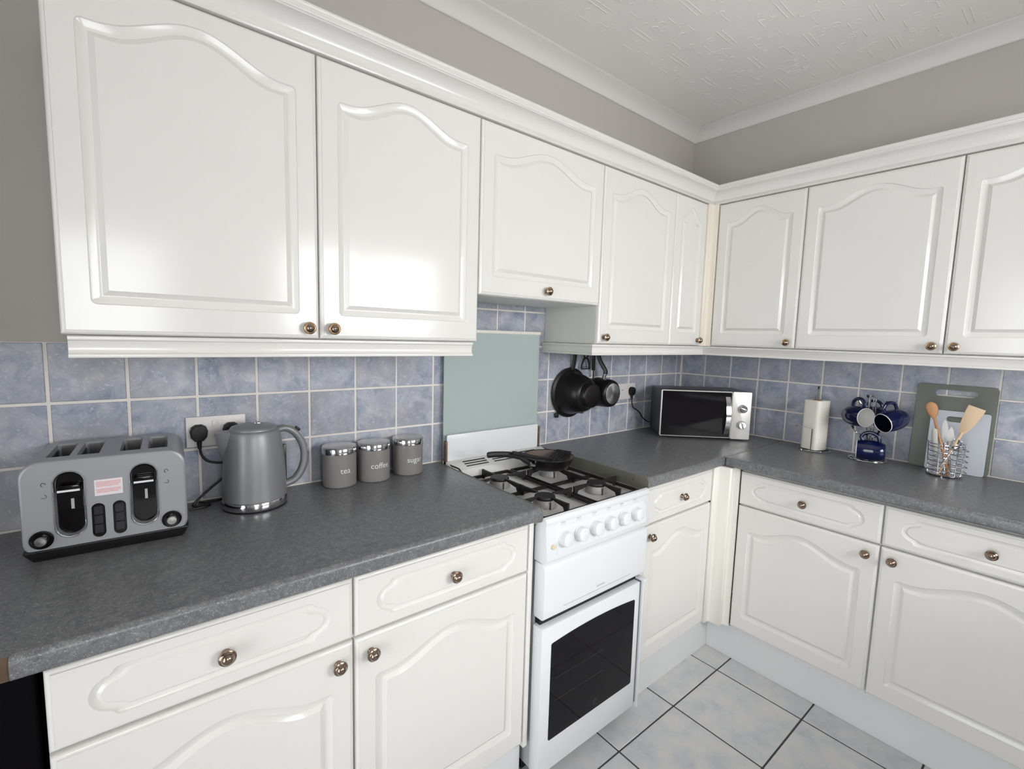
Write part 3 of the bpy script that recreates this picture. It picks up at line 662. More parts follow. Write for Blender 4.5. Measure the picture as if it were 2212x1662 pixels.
# frying pan on the rear right burner, and the slotted turner lying in it
PX, PY = -1.325, -0.252
fp = thing('frying_pan', 'small black frying pan on the rear right gas burner', 'pan', (PX, PY, GT + 0.0014))
obj('pan_body', MB().lathe([(0.0, 0.0), (0.072, 0.0), (0.080, 0.004), (0.092, 0.024), (0.1005, 0.043), (0.1015, 0.0440), (0.0995, 0.0435), (0.0985, 0.042), (0.0890, 0.021), (0.078, 0.0045), (0.070, 0.0025), (0.0, 0.0025)], 48), NONSTICK, fp)
obj('cooking_surface', MB().lathe([(0.0985, 0.0428), (0.0975, 0.042), (0.088, 0.022), (0.077, 0.006), (0.070, 0.0035), (0.0, 0.0035)], 48), PANIN, fp, smooth=60)
obj('rim', MB().tube([(0.1002 * math.cos(a), 0.1002 * math.sin(a), 0.0445) for a in [2 * PI * k / 48 for k in range(48)]], 0.0013, 6, closed=True), SMOKE, fp, smooth=80)
obj('ferrule', MB().tube([(-0.092, -0.020, 0.026), (-0.118, -0.020, 0.035)], [0.0085, 0.0075], 12), CHROME, fp)
obj('handle', MB().tube(spline([(-0.114, -0.020, 0.033), (-0.135, -0.018, 0.046), (-0.165, -0.012, 0.066), (-0.21, -0.004, 0.078), (-0.262, 0.004, 0.084), (-0.292, 0.010, 0.084)], 4), [0.008] * 3 + [0.0085] * 5 + [0.011] * 12 + [0.009], 12, flat=0.72), BLACKM, fp)
tn = thing('slotted_turner', 'black slotted turner resting inside the small frying pan', 'turner', (PX, PY, GT + 0.046))
obj('handle', MB().tube(spline([(-0.205, -0.026, 0.0435), (-0.16, -0.028, 0.0315), (-0.10, -0.030, 0.013), (-0.04, -0.030, 0.000), (0.0, -0.024, -0.010)], 4), [0.0075] * 10 + [0.0055] * 7, 8, flat=0.6), BLACKM, tn)
R_t = Matrix.Translation((0.050, -0.006, -0.0085)) @ Matrix.Rotation(math.radians(18), 4, 'Z') @ Matrix.Rotation(math.radians(-15), 4, 'Y')
hb = MB()
for k in range(5): hb.box(-0.046, 0.046, -0.030 + k * 0.0132, -0.030 + k * 0.0132 + 0.0075, -0.0012, 0.0012)
frame = MB(); oo, ii = rrect(-0.052, 0.052, -0.034, 0.034, 0.010, 4), None
def turner_head():
    mb = MB(); z0, z1 = -0.0013, 0.0013
    ysl = [-0.022, -0.0165, -0.0085, -0.003, 0.005, 0.0105, 0.0185, 0.024]
    xs_, ye = [-0.052, -0.036, 0.034, 0.052], [-0.034] + ysl + [0.034]
    for i in range(3):
        for j in range(len(ye) - 1):
            if i == 1 and j in (1, 3, 5, 7): continue
            mb.add([(xs_[i], ye[j], z1), (xs_[i + 1], ye[j], z1), (xs_[i + 1], ye[j + 1], z1), (xs_[i], ye[j + 1], z1)], [(0, 1, 2, 3)])
            mb.add([(xs_[i], ye[j], z0), (xs_[i + 1], ye[j], z0), (xs_[i + 1], ye[j + 1], z0), (xs_[i], ye[j + 1], z0)], [(3, 2, 1, 0)])
    return mb
hd = obj('slotted_head', turner_head().xf(R_t), BLACKM, tn)

# ------------------------------------------------------------------ boolean cut helper
def cut(o, cutters, sharp=13):
    dg = bpy.context.evaluated_depsgraph_get()
    objs = []
    for mb in cutters:
        c = bpy.data.objects.new('cutter', mb.mesh('cutter', BLACKM)); COL.objects.link(c); c.parent = o.parent; objs.append(c)
        md = o.modifiers.new('cut', 'BOOLEAN'); md.operation = 'DIFFERENCE'; md.object = c; md.solver = 'EXACT'
    bpy.context.view_layer.update(); dg = bpy.context.evaluated_depsgraph_get()
    me = bpy.data.meshes.new_from_object(o.evaluated_get(dg)); o.modifiers.clear(); old = o.data; o.data = me
    for c in objs: bpy.data.objects.remove(c)
    me.materials.clear(); me.materials.append(old.materials[0])
    bm = bmesh.new(); bm.from_mesh(me); lim = math.radians(sharp)
    bmesh.ops.remove_doubles(bm, verts=bm.verts, dist=1e-5)
    for f in bm.faces: f.smooth = f.calc_area() < 0.0004 or len(f.verts) == 4
    for e in bm.edges: e.smooth = not (len(e.link_faces) != 2 or e.calc_face_angle(0) > lim)
    bm.to_mesh(me); bm.free()
    return o

# ------------------------------------------------------------------ toaster
to = thing('toaster', 'grey four-slice toaster with chrome-ringed lever windows at far left', 'toaster', (-2.638, -0.146, ZW + 0.0006), math.radians(-3.0))
TW, TD, TH = 0.1385, 0.109, 0.213
body = rrect(-TW, TW, 0.012, TH, 0.034, 12)
body = [(x, max(z, 0.028)) for x, z in body]
inset = lambda k: [(x * (1 - k / TW), 0.028 + (z - 0.028) * (1 - k / TH)) for x, z in body]
tb = MB().rings([[(x, -TD + 0.0, z) for x, z in inset(0.005)], [(x, -TD + 0.0015, z) for x, z in inset(0.0018)], [(x, -TD + 0.005, z) for x, z in body], [(x, TD - 0.005, z) for x, z in body], [(x, TD - 0.0015, z) for x, z in inset(0.0018)], [(x, TD, z) for x, z in inset(0.005)]])
tbo = obj('body', tb, TOASTER, to, smooth=50)
slx = (-0.0830, -0.0345, 0.0370, 0.0875)
cuts = [MB().box(x - 0.0185, x + 0.0185, -0.070, 0.072, 0.095, 0.30) for x in slx]
levers = ((-0.0632, 0.118), (0.0603, 0.118))
cuts += [MB().prism(stadium(cx, cz, 0.042, 0.134), -TD - 0.01, -TD + 0.016, 'xz') for cx, cz in levers]
btns = ((-0.0192, 0.0735), (0.0160, 0.0735))
cuts += [MB().prism(stadium(cx, cz, 0.0225, 0.0755), -TD - 0.01, -TD + 0.006, 'xz') for cx, cz in btns]
cut(tbo, cuts)
for x in slx:
    sl = obj('slot_liner', MB().box(x - 0.0183, x + 0.0183, -0.0695, 0.0715, 0.0955, 0.0975), BLACKM, to)
    obj('bread_guide', MB().box(x - 0.012, x + 0.012, 0.0675, 0.0690, 0.100, TH - 0.004), STEEL, to)
    obj('bread_guide', MB().box(x - 0.0178, x - 0.0165, -0.066, 0.0665, 0.100, TH - 0.012), SMOKE, to)
    obj('bread_guide', MB().box(x + 0.0165, x + 0.0178, -0.066, 0.0665, 0.100, TH - 0.012), SMOKE, to)
obj('base', MB().rings([[(sx * (TW - 0.012), sy * (TD - 0.012), 0.0) for sx, sy in ((-1, -1), (1, -1), (1, 1), (-1, 1))], [(sx * (TW + 0.001), sy * (TD + 0.001), 0.024) for sx, sy in ((-1, -1), (1, -1), (1, 1), (-1, 1))], [(sx * (TW + 0.001), sy * (TD + 0.001), 0.0278) for sx, sy in ((-1, -1), (1, -1), (1, 1), (-1, 1))]]), BLACKM, to, bevel=0.003)
for cx, cz in levers:
    o_, i_ = stadium(cx, cz, 0.0525, 0.1445), stadium(cx, cz, 0.0425, 0.1345)
    rg = MB().rings([[(x, -TD + 0.001, z) for x, z in o_], [(x, -TD - 0.002, z) for x, z in o_], [(x, -TD - 0.0040, z) for x, z in stadium(cx, cz, 0.0485, 0.1405)], [(x, -TD - 0.002, z) for x, z in i_], [(x, -TD + 0.012, z) for x, z in i_]], cap0=False, cap1=False)
    lw = obj('lever_window', MB().prism(stadium(cx, cz, 0.0418, 0.1338), -TD + 0.0125, -TD + 0.0155, 'xz'), BLACKG, to)
    obj('chrome_surround', rg, CHROME, lw, smooth=60)
    obj('lever', MB().tube([(cx - 0.0175, -TD - 0.006, cz + 0.030), (cx + 0.0175, -TD - 0.006, cz + 0.030)], 0.0024, 8), FRAMEW, lw)
    obj('lever_grip', MB().prism(rrect(cx - 0.0178, cx + 0.0178, cz + 0.0265, cz + 0.041, 0.006, 4), -TD - 0.0035, -TD + 0.012, 'xz'), BLACKG, lw, bevel=0.001)
    obj('lever_slot', MB().box(cx + 0.0005, cx + 0.0055, -TD + 0.0112, -TD + 0.0124, cz - 0.014, cz + 0.008), EGREY, lw)
for cx, cz in btns:
    bp_ = obj('button_panel', MB().prism(stadium(cx, cz, 0.0222, 0.0752), -TD + 0.003, -TD + 0.0055, 'xz'), BLACKG, to)
    for q in range(3): obj('button', MB().prism(rrect(cx - 0.0072, cx + 0.0072, cz - 0.0285 + q * 0.0205, cz - 0.0105 + q * 0.0205, 0.0015, 2), -TD + 0.0005, -TD + 0.003, 'xz'), SMOKE, bp_)
for cx, cz in ((-0.1090, 0.0505), (0.1080, 0.0505)):
    dl = obj('dial', MB().lathe([(0.0, 0.0), (0.0188, 0.0), (0.0188, -0.004), (0.0165, -0.0065), (0.0115, -0.006), (0.0, -0.006)], 28, 'y', (cx, -TD, cz)), BLACKG, to)
    obj('dial_knob', MB().lathe([(0.0, -0.005), (0.0100, -0.005), (0.0098, -0.014), (0.0085, -0.0165), (0.0, -0.017)], 24, 'y', (cx, -TD, cz)), STEEL, dl)
lb = obj('sticker', MB().box(-0.0232, 0.0236, -TD - 0.0006, -TD + 0.0005, 0.1275, 0.1625), PAPERL, to)
for q, zz in enumerate((0.1565, 0.1535, 0.1505, 0.1475, 0.1405, 0.1375, 0.1345)):
    obj('print_line', MB().box(-0.0205, 0.0205 - (0.004 if q in (3, 6) else 0), -TD - 0.0009, -TD - 0.0006, zz, zz + 0.0011), PRINTR, lb)
for sx in (-1, 1):
    cx = 0.1015 * sx
    obj('printed_symbol', MB().tube([(cx + 0.0035 * math.cos(a), -TD - 0.0003, 0.165 + 0.004 * math.sin(a)) for a in [2 * PI * k / 10 for k in range(8)]], 0.0006, 4), PRINTD, to)
    obj('printed_symbol', MB().tube([(cx - 0.004, -TD - 0.0003, 0.137), (cx + 0.003, -TD - 0.0003, 0.137), (cx + 0.004, -TD - 0.0003, 0.141), (cx + 0.001, -TD - 0.0003, 0.144)], 0.0006, 4), PRINTD, to)

# ------------------------------------------------------------------ kettle
ke = thing('kettle', 'grey cordless kettle with curved handle beside the double socket', 'kettle', (-2.336, -0.116, ZW))
obj('base', MB().lathe([(0.0, 0.0), (0.079, 0.0), (0.0805, 0.002), (0.0805, 0.005), (0.0, 0.005)], 48), BLACKM, ke)
obj('steel_band', MB().lathe([(0.0, 0.0052), (0.0808, 0.0052), (0.0818, 0.008), (0.0812, 0.0245), (0.0800, 0.0262), (0.0, 0.0262)], 48), CHROME, ke)
KB = [(0.0, 0.0275), (0.0808, 0.0275), (0.0803, 0.034), (0.0800, 0.05), (0.0788, 0.09), (0.0762, 0.13), (0.0722, 0.17), (0.0680, 0.200), (0.0655, 0.212), (0.0632, 0.2165), (0.0600, 0.2175), (0.0, 0.2175)]
obj('body', MB().lathe(KB, 56), KETTLE, ke, smooth=50)
ld = obj('lid', MB().lathe([(0.0, 0.2176), (0.0585, 0.2176), (0.0585, 0.221), (0.055, 0.2255), (0.040, 0.2305), (0.020, 0.2332), (0.0, 0.2340)], 48), KETTLE, ke, smooth=50)
obj('lid_button', MB().lathe([(0.0, 0.2310), (0.016, 0.2310), (0.0155, 0.2350), (0.011, 0.2375), (0.0, 0.2380)], 24, 'z', (0.012, 0.008, 0)), CHROME, ld)
def spout():
    rr = []
    for x, z0, wy, sl in ((-0.060, 0.110, 0.026, 0.216), (-0.072, 0.142, 0.021, 0.216), (-0.082, 0.178, 0.013, 0.2155), (-0.0895, 0.209, 0.005, 0.2150)):
        rr.append([(x, -wy, sl), (x, -wy * 0.9, (z0 * 0.4 + sl * 0.6)), (x - 0.004, 0, z0), (x, wy * 0.9, (z0 * 0.4 + sl * 0.6)), (x, wy, sl)])
    return MB().rings(rr)
obj('spout', spout(), KETTLE, ke, smooth=50)
hp = spline([(0.058, 0.0, 0.2090), (0.082, 0.0, 0.2120), (0.108, 0.0, 0.196), (0.128, 0.0, 0.160), (0.133, 0.0, 0.122), (0.126, 0.0, 0.088), (0.106, 0.0, 0.058), (0.0785, 0.0, 0.047)], 5)
obj('handle', MB().tube(hp, [0.0105] * len(hp), 14, flat=1.15, ref=(1, 0, 0)), KETTLE, ke, smooth=60)
obj('handle_trim', MB().tube([p + (p - Vector((0.07, 0, 0.125))).normalized() * 0.0092 for p in hp[4:-6]], 0.0038, 8), CHROME, ke)
obj('switch', MB().box(-0.007, 0.009, -0.006, 0.006, -0.002, 0.006).xf(Matrix.Translation((0.113, 0, 0.2065)) @ Matrix.Rotation(math.radians(45), 4, 'Y')), BLACKM, ke, bevel=0.002)
obj('level_gauge', MB().box(0.074, 0.0825, -0.006, 0.006, 0.060, 0.165), SMOKE, ke, bevel=0.002)

# ------------------------------------------------------------------ canisters
FONT = None
def text_mesh(s, size):
    c = bpy.data.curves.new('txt', 'FONT'); c.body = s; c.size = size; c.align_x = 'CENTER'; c.extrude = 0.0; c.resolution_u = 3
    o = bpy.data.objects.new('txt', c); COL.objects.link(o); bpy.context.view_layer.update()
    me = bpy.data.meshes.new_from_object(o.evaluated_get(bpy.context.evaluated_depsgraph_get()))
    vs = [tuple(v.co) for v in me.vertices]; fs = [tuple(p.vertices) for p in me.polygons]
    bpy.data.objects.remove(o); bpy.data.curves.remove(c); bpy.data.meshes.remove(me); return vs, fs
CB = MB().lathe([(0.0, 0.001), (0.0500, 0.001), (0.0520, 0.003), (0.0525, 0.006), (0.0525, 0.107), (0.0, 0.107)], 48).mesh('canister_body', CANISTER)
CL = MB().lathe([(0.0, 0.1295), (0.0480, 0.1295), (0.0520, 0.1288), (0.0532, 0.1270), (0.0530, 0.1262)], 48).mesh('lid_top', STEEL)
CBAND = MB().lathe([(0.0500, 0.1072), (0.0535, 0.1072), (0.0538, 0.1090), (0.0538, 0.1250), (0.0530, 0.1262), (0.0500, 0.1262)], 48).mesh('lid_band', CHROME)
CFOOT = MB().lathe([(0.0, 0.0), (0.049, 0.0), (0.0495, 0.001), (0.0, 0.001)], 40).mesh('foot', BLACKM)
for word, x, y, lab in (('tea', -2.082, -0.066, 'round grey canister with the word tea, nearest the kettle'), ('coffee', -1.967, -0.069, 'round grey canister with the word coffee, middle of three'), ('sugar', -1.838, -0.062, 'round grey canister with the word sugar, nearest the cooker')):
    c = thing('canister', lab, 'canister', (x, y, ZW), math.radians(2), 'grey storage canisters')
    obj('canister_body', CB, None, c); ldd = obj('lid', CL, None, c); obj('lid_band', CBAND, None, ldd); obj('foot', CFOOT, None, c)
    vs, fs = text_mesh(word, 0.0265)
    rad = 0.0528
    obj('lettering', MB().add([(rad * math.sin(v[0] / rad), -rad * math.cos(v[0] / rad), 0.048 + v[1]) for v in vs], fs), TEXTW, c)

# ------------------------------------------------------------------ sockets, plugs and cables
def socket(label, x, z):
    s_ = thing('wall_socket', label, 'socket', (x, -0.0025, z), group='white double sockets')
    obj('face_plate', MB().box(-0.073, 0.073, -0.0095, 0.0, -0.0425, 0.0425), SOCK, s_, bevel=0.002)
    for sx in (-0.0115, 0.0035):
        obj('rocker_switch', MB().box(sx, sx + 0.010, -0.0125, -0.009, 0.012, 0.030), SOCK, s_, bevel=0.001)
    for sx in (-0.036, 0.036):
        obj('pin_hole', MB().box(sx - 0.002, sx + 0.002, -0.0099, -0.0092, 0.004, 0.011), BLACKM, s_)
    return s_
s1 = socket('white double wall socket behind the kettle, holding two black plugs', -2.411, 1.119)
s2 = socket('white double wall socket between saucepan and microwave, holding one black plug', -0.531, 1.135)
def plug(label, x, z, cable):
    pg = thing('power_plug', label, 'plug', (x, -0.0125, z), group='black mains plugs')
    pr = [(-0.010, -0.024), (0.010, -0.024), (0.019, -0.013), (0.0215, 0.004), (0.0175, 0.016), (0.008, 0.0225), (-0.008, 0.0225), (-0.0175, 0.016), (-0.0215, 0.004), (-0.019, -0.013)]
    obj('plug_body', MB().rings([[(a, 0.0, b) for a, b in pr], [(a, -0.012, b) for a, b in pr], [(a * 0.84, -0.020, b * 0.84) for a, b in pr]]), CABLE, pg, bevel=0.0008, smooth=18)
    obj('cord_grip', MB().tube([(0, -0.009, -0.022), (0, -0.009, -0.036), (0.001, -0.009, -0.046)], [0.0068, 0.0055, 0.0044], 10), CABLE, pg)
    pts = spline([Vector(q) - pg.location for q in cable], 6)
    obj('cable', MB().tube(pts, 0.0032, 8), CABLE, pg, smooth=70)
    return pg
zc = ZW + 0.0036
plug('black plug in the left half of the socket between toaster and kettle', -2.455, 1.118, [(-2.454, -0.021, 1.073), (-2.451, -0.022, 1.055), (-2.438, -0.024, 1.036), (-2.415, -0.026, 1.028), (-2.385, -0.028, 1.024), (-2.375, -0.030, 1.008), (-2.40, -0.032, 0.985), (-2.44, -0.038, 0.955), (-2.468, -0.045, 0.932), (-2.478, -0.05, 0.922), (-2.470, -0.055, zc), (-2.44, -0.06, zc), (-2.455, -0.07, zc), (-2.490, -0.075, zc)])
plug('black plug half hidden behind the kettle spout', -2.376, 1.118, [(-2.375, -0.021, 1.073), (-2.372, -0.022, 1.04), (-2.365, -0.022, 0.98), (-2.37, -0.022, 0.935), (-2.385, -0.024, zc), (-2.42, -0.030, zc), (-2.45, -0.030, zc), (-2.46, -0.020, zc)])
plug('black plug and cable of the microwave, right of the saucepan', -0.496, 1.135, [(-0.495, -0.021, 1.090), (-0.494, -0.022, 1.070), (-0.480, -0.022, 1.045), (-0.445, -0.022, 1.028), (-0.42, -0.022, 1.012), (-0.395, -0.022, 0.985), (-0.36, -0.03, 0.96), (-0.345, -0.036, 0.955)])

# ------------------------------------------------------------------ pans and tools hanging under the corner cabinet
rail = thing('utensil_rail', 'dark hanging rail tucked behind the pelmet above the pans', 'rail', (-0.88, -0.03, 1.36))
obj('bar', MB().tube([(-0.20, 0, 0), (0.20, 0, 0)], 0.004, 8), BLACKM, rail)
for x in (-0.18, 0.18): obj('bracket', MB().box(x - 0.006, x + 0.006, -0.004, 0.0275, -0.004, 0.0295), BLACKM, rail)
def to_wall_lathe(prof, c, n=44): return MB().lathe(prof, n, 'y', c)
ca = thing('colander', 'large black colander hanging on the tiles left of the saucepan', 'colander', (-0.968, -0.004, 1.152))
obj('bowl', MB().lathe([(0.108, -0.003), (0.119, -0.005), (0.119, -0.010), (0.106, -0.014), (0.098, -0.040), (0.089, -0.080), (0.076, -0.112), (0.058, -0.128), (0.0, -0.130), (0.0, -0.127), (0.056, -0.125), (0.073, -0.110), (0.086, -0.078), (0.095, -0.038), (0.104, -0.012), (0.108, -0.003)], 48, 'y'), NONSTICK, ca, smooth=50)
obj('foot_ring', MB().lathe([(0.060, -0.122), (0.060, -0.131), (0.054, -0.152), (0.050, -0.154), (0.0, -0.154), (0.0, -0.151), (0.048, -0.150), (0.055, -0.127)], 40, 'y'), NONSTICK, ca, smooth=50)
obj('handle', MB().tube([(0.012, -0.008, 0.108), (0.014, -0.012, 0.130), (0.015, -0.016, 0.165), (0.016, -0.020, 0.200)], [0.014, 0.013, 0.0135, 0.012], 10, flat=0.45, ref=(1, 0, 0)), BLACKM, ca)
obj('lug', MB().box(-0.094, -0.073, -0.014, -0.004, -0.115, -0.092), BLACKM, ca, bevel=0.003)
obj('lug', MB().box(0.078, 0.097, -0.014, -0.004, -0.108, -0.086), BLACKM, ca, bevel=0.003)
sp = thing('saucepan', 'black saucepan with spun steel base hanging beside the plug', 'pan', (-0.789, -0.008, 1.148))
obj('pan_body', MB().lathe([(0.070, -0.020), (0.073, -0.021), (0.073, -0.027), (0.0705, -0.040), (0.068, -0.095), (0.064, -0.110), (0.056, -0.117), (0.0, -0.118), (0.0, -0.114), (0.054, -0.113), (0.064, -0.095), (0.067, -0.040), (0.070, -0.020)], 48, 'y'), NONSTICK, sp, smooth=50)
obj('steel_base', MB().lathe([(0.0, -0.1178), (0.050, -0.1178), (0.0505, -0.1190), (0.0495, -0.1195), (0.0, -0.1195)], 48, 'y'), SPUN, sp)
obj('ferrule', MB().tube([(0.002, -0.052, 0.066), (0.004, -0.062, 0.094)], [0.0100, 0.0088], 14), STEEL, sp)
obj('handle', MB().tube(spline([(0.004, -0.062, 0.092), (0.004, -0.062, 0.108), (-0.008, -0.052, 0.135), (-0.018, -0.040, 0.165), (-0.022, -0.030, 0.205)], 4), [0.0130, 0.0140, 0.0140, 0.0135, 0.0130, 0.0125] + [0.0125] * 10 + [0.011], 12, flat=0.7), BLACKM, sp)
pe = thing('vegetable_peeler', 'small black peeler with looped frame between colander handle and ladle', 'peeler', (-0.878, -0.024, 1.262))
obj('frame', MB().tube(spline([(-0.026, 0, 0.004), (-0.029, 0, 0.010), (-0.022, 0, 0.034), (-0.009, 0, 0.052), (0.009, 0, 0.052), (0.022, 0, 0.034), (0.029, 0, 0.010), (0.026, 0, 0.004)], 5), 0.0052, 8), BLACKM, pe)
obj('blade', MB().box(-0.026, 0.026, -0.004, 0.004, 0.000, 0.0045), BLACKG, pe, bevel=0.001)
obj('blade_guard', MB().box(-0.025, 0.025, -0.002, 0.002, 0.0095, 0.0120), BLACKG, pe)
obj('loop_handle', MB().tube(spline([(-0.006, 0, 0.054), (-0.017, 0, 0.072), (-0.018, 0, 0.092), (0, 0, 0.102), (0.018, 0, 0.092), (0.017, 0, 0.072), (0.006, 0, 0.054)], 5), 0.0042, 8), BLACKM, pe)
la = thing('serving_spoon', 'black serving spoon hanging by its slim handle left of the saucepan', 'spoon', (-0.826, -0.028, 1.255))
obj('grip', MB().box(-0.0085, 0.0085, -0.005, 0.005, 0.0, 0.105), BLACKM, la, bevel=0.003)
obj('shaft', MB().tube(spline([(0.001, 0, 0.002), (0.003, 0, -0.05), (0.000, 0, -0.085), (-0.012, 0.002, -0.108)], 5), 0.0032, 8), BLACKM, la)
obj('bowl', MB().lathe([(0.0, -0.001), (0.012, 0.000), (0.021, 0.004), (0.0215, 0.005), (0.012, 0.0025), (0.0, 0.0015)], 20, 'y', (-0.020, 0.004, -0.128)), BLACKM, la)

# ------------------------------------------------------------------ microwave across the corner
mw = thing('microwave', 'silver and black microwave oven set across the worktop corner', 'microwave', (-0.3455, -0.3615, ZW + 0.0006), math.radians(-43.2))
MWW, MWH, MWD = 0.222, 0.238, 0.245     # half width, height, depth
obj('casing', MB().box(-MWW + 0.004, MWW - 0.004, 0.010, MWD, 0.012, MWH + 0.008), MWSIDE, mw, bevel=0.006)
for sx in (-1, 1):
    for yy in (0.04, 0.20): obj('foot', MB().lathe([(0.0, 0.0), (0.012, 0.0), (0.013, 0.013), (0.0, 0.013)], 14, 'z', (sx * 0.18, yy, 0)), BLACKM, mw)
DX1 = 0.127
dp, di = rrect(-MWW, DX1, 0.012, MWH + 0.010, 0.006, 4), rrect(-MWW + 0.0045, DX1 - 0.0035, 0.0165, MWH + 0.0055, 0.004, 4)
mdoor = obj('door', MB().rings([[(x, 0.010, z) for x, z in dp], [(x, -0.004, z) for x, z in dp], [(x, -0.006, z) for x, z in di], [(x, -0.0035, z) for x, z in di]], cap1=False), MWSILV, mw)
obj('door_glass', MB().prism(di, -0.0042, 0.004, 'xz'), OVENG, mdoor)
hcurve = spline([(DX1 - 0.022, -0.006, 0.032), (DX1 - 0.022, -0.024, 0.070), (DX1 - 0.022, -0.033, 0.125), (DX1 - 0.022, -0.024, 0.180), (DX1 - 0.022, -0.006, 0.222)], 6)
hr = []
for q in hcurve: hr.append([(q[0] - 0.0115, q[1], q[2]), (q[0] + 0.0115, q[1], q[2]), (q[0] + 0.0115, q[1] + 0.005, q[2]), (q[0] - 0.0115, q[1] + 0.005, q[2])])
obj('handle', MB().rings(hr), CHROME, mdoor, smooth=40)
hs = MB().rings([[(DX1 - 0.0337, q[1] + 0.001, q[2]), (DX1 - 0.0336, -0.0042, q[2]), (DX1 - 0.0330, -0.0042, q[2]), (DX1 - 0.0330, q[1] + 0.001, q[2])] for q in hcurve[1:-1]])
obj('handle_side', hs, BLACKG, mdoor)
obj('control_panel', MB().prism(rrect(DX1 + 0.0015, MWW, 0.008, MWH + 0.010, 0.006, 4), -0.004, 0.010, 'xz'), MWSILV, mw, bevel=0.0015)
for zz, ang in ((0.164, 20), (0.083, 75)):
    k = obj('control_knob', MB().lathe([(0.0, 0.0), (0.0215, 0.0), (0.0215, -0.004), (0.0195, -0.007), (0.0188, -0.019), (0.017, -0.0205), (0.0, -0.0205)], 28, 'y'), CHROME, mw, loc=(0.178, -0.004, zz))
    obj('grip', MB().box(-0.017, 0.017, -0.0245, -0.019, -0.0035, 0.0035), CHROME, k, rot=(0, math.radians(ang), 0), bevel=0.0015)
    for a in (-120, -60, 0, 60, 120):
        obj('dial_mark', MB().box(-0.0025, 0.0025, -0.0047, -0.0038, -0.0004, 0.0004).move((0.178 + 0.027 * math.sin(math.radians(a)), 0, zz + 0.027 * math.cos(math.radians(a)))), PRINTG, mw)

# ------------------------------------------------------------------ kitchen roll and holder
kh = thing('roll_holder', 'thin chrome wire kitchen roll holder near the corner', 'holder', (-0.105, -0.778, ZW))
obj('base_ring', MB().tube([(0.066 * math.cos(a), 0.066 * math.sin(a), 0.0055) for a in [2 * PI * k / 32 for k in range(32)]], 0.0023, 8, closed=True), CHROME, kh)
for a in (35, 155, 275):
    obj('foot', MB().lathe([(0.0, 0.0), (0.003, 0.0005), (0.0042, 0.0035), (0.003, 0.007), (0.0, 0.008)], 12, 'z', (0.068 * math.cos(math.radians(a)), 0.068 * math.sin(math.radians(a)), 0)), CHROME, kh)
obj('spindle', MB().tube([(0, 0, 0.006), (0, 0, 0.292)], 0.0022, 8), CHROME, kh)
obj('spindle', MB().tube(spline([(-0.006, 0.006, 0.006), (-0.006, 0.006, 0.27), (0, 0, 0.292)], 5), 0.0020, 8), CHROME, kh)
obj('tip', MB().lathe([(0.0, 0.288), (0.0035, 0.290), (0.0035, 0.302), (0.0, 0.304)], 12), BLACKM, kh)
obj('cross_wire', MB().tube([(-0.066, 0, 0.0055), (0.066, 0, 0.0055)], 0.0020, 6), CHROME, kh)
obj('tear_arm', MB().tube(spline([(-0.065, -0.010, 0.0055), (-0.066, -0.010, 0.06), (-0.066, -0.010, 0.104), (-0.066, -0.004, 0.112), (-0.062, 0.045, 0.113), (-0.056, 0.064, 0.112)], 5), 0.0022, 8), CHROME, kh)
kr = thing('kitchen_roll', 'nearly used white kitchen roll standing on its wire holder', 'paper roll', (-0.105, -0.778, ZW + 0.0085), math.radians(-18))
sq = []
for k in range(48):
    a = 2 * PI * k / 48; c, s_ = math.cos(a), math.sin(a); e = 0.34
    sq.append((0.0405 * math.copysign(abs(c) ** e, c), 0.0405 * math.copysign(abs(s_) ** e, s_)))
hole = [(0.019 * math.cos(2 * PI * k / 48), 0.019 * math.sin(2 * PI * k / 48)) for k in range(48)]
obj('paper', MB().rings([[(x, y, 0.0) for x, y in sq], [(x * 1.0, y * 1.0, 0.115) for x, y in sq], [(x, y, 0.230) for x, y in sq], [(x, y, 0.230) for x, y in hole], [(x, y, 0.0) for x, y in hole], [(x, y, 0.0) for x, y in sq]], cap0=False, cap1=False), PAPER, kr, smooth=35)
obj('card_core', MB().lathe([(0.0188, 0.001), (0.0188, 0.2315), (0.0172, 0.2315), (0.0172, 0.001), (0.0188, 0.001)], 32), CARD, kr)

# ------------------------------------------------------------------ mug tree and mugs
MX, MY = -0.102, -0.988
mt_ = thing('mug_stand', 'chrome wire mug stand with black-tipped hooks on the right worktop', 'stand', (MX, MY, ZW))
obj('base_ring', MB().tube([(0.066 * math.cos(a), 0.066 * math.sin(a), 0.0035) for a in [2 * PI * k / 40 for k in range(40)]], 0.0035, 8, closed=True), CHROME, mt_)
obj('base_ring', MB().tube([(0.050 * math.cos(a), 0.050 * math.sin(a), 0.0035) for a in [2 * PI * k / 36 for k in range(36)]], 0.0026, 8, closed=True), CHROME, mt_)
obj('cross_wire', MB().tube([(0, -0.066, 0.004), (0, 0.066, 0.004)], 0.0025, 8), CHROME, mt_)
for dx, dy in ((-0.006, 0.012), (-0.006, -0.012), (0.008, 0.0)):
    obj('upright', MB().tube([(dx, dy, 0.004), (dx, dy, 0.27)], 0.0024, 8), CHROME, mt_)
obj('top_loop', MB().tube([(-0.006, 0.012 * math.cos(a), 0.27 + 0.012 * math.sin(a)) for a in [PI * k / 10 for k in range(11)]], 0.0024, 8), CHROME, mt_)
def hook(dx, dy, z, L):
    u = Vector((dx, dy, 0)).normalized()
    pts = spline([u * 0.008 + Vector((0, 0, z)), u * (L * 0.6) + Vector((0, 0, z - 0.004)), u * L + Vector((0, 0, z + 0.008)), u * (L + 0.010) + Vector((0, 0, z + 0.026))], 5)
    h = obj('hook', MB().tube(pts, 0.0022, 8), CHROME, mt_)
    e = pts[-1]; d = (pts[-1] - pts[-3]).normalized()
    obj('black_tip', MB().tube([e - d * 0.006, e + d * 0.007], [0.0042, 0.0046], 10), BLACKM, h)
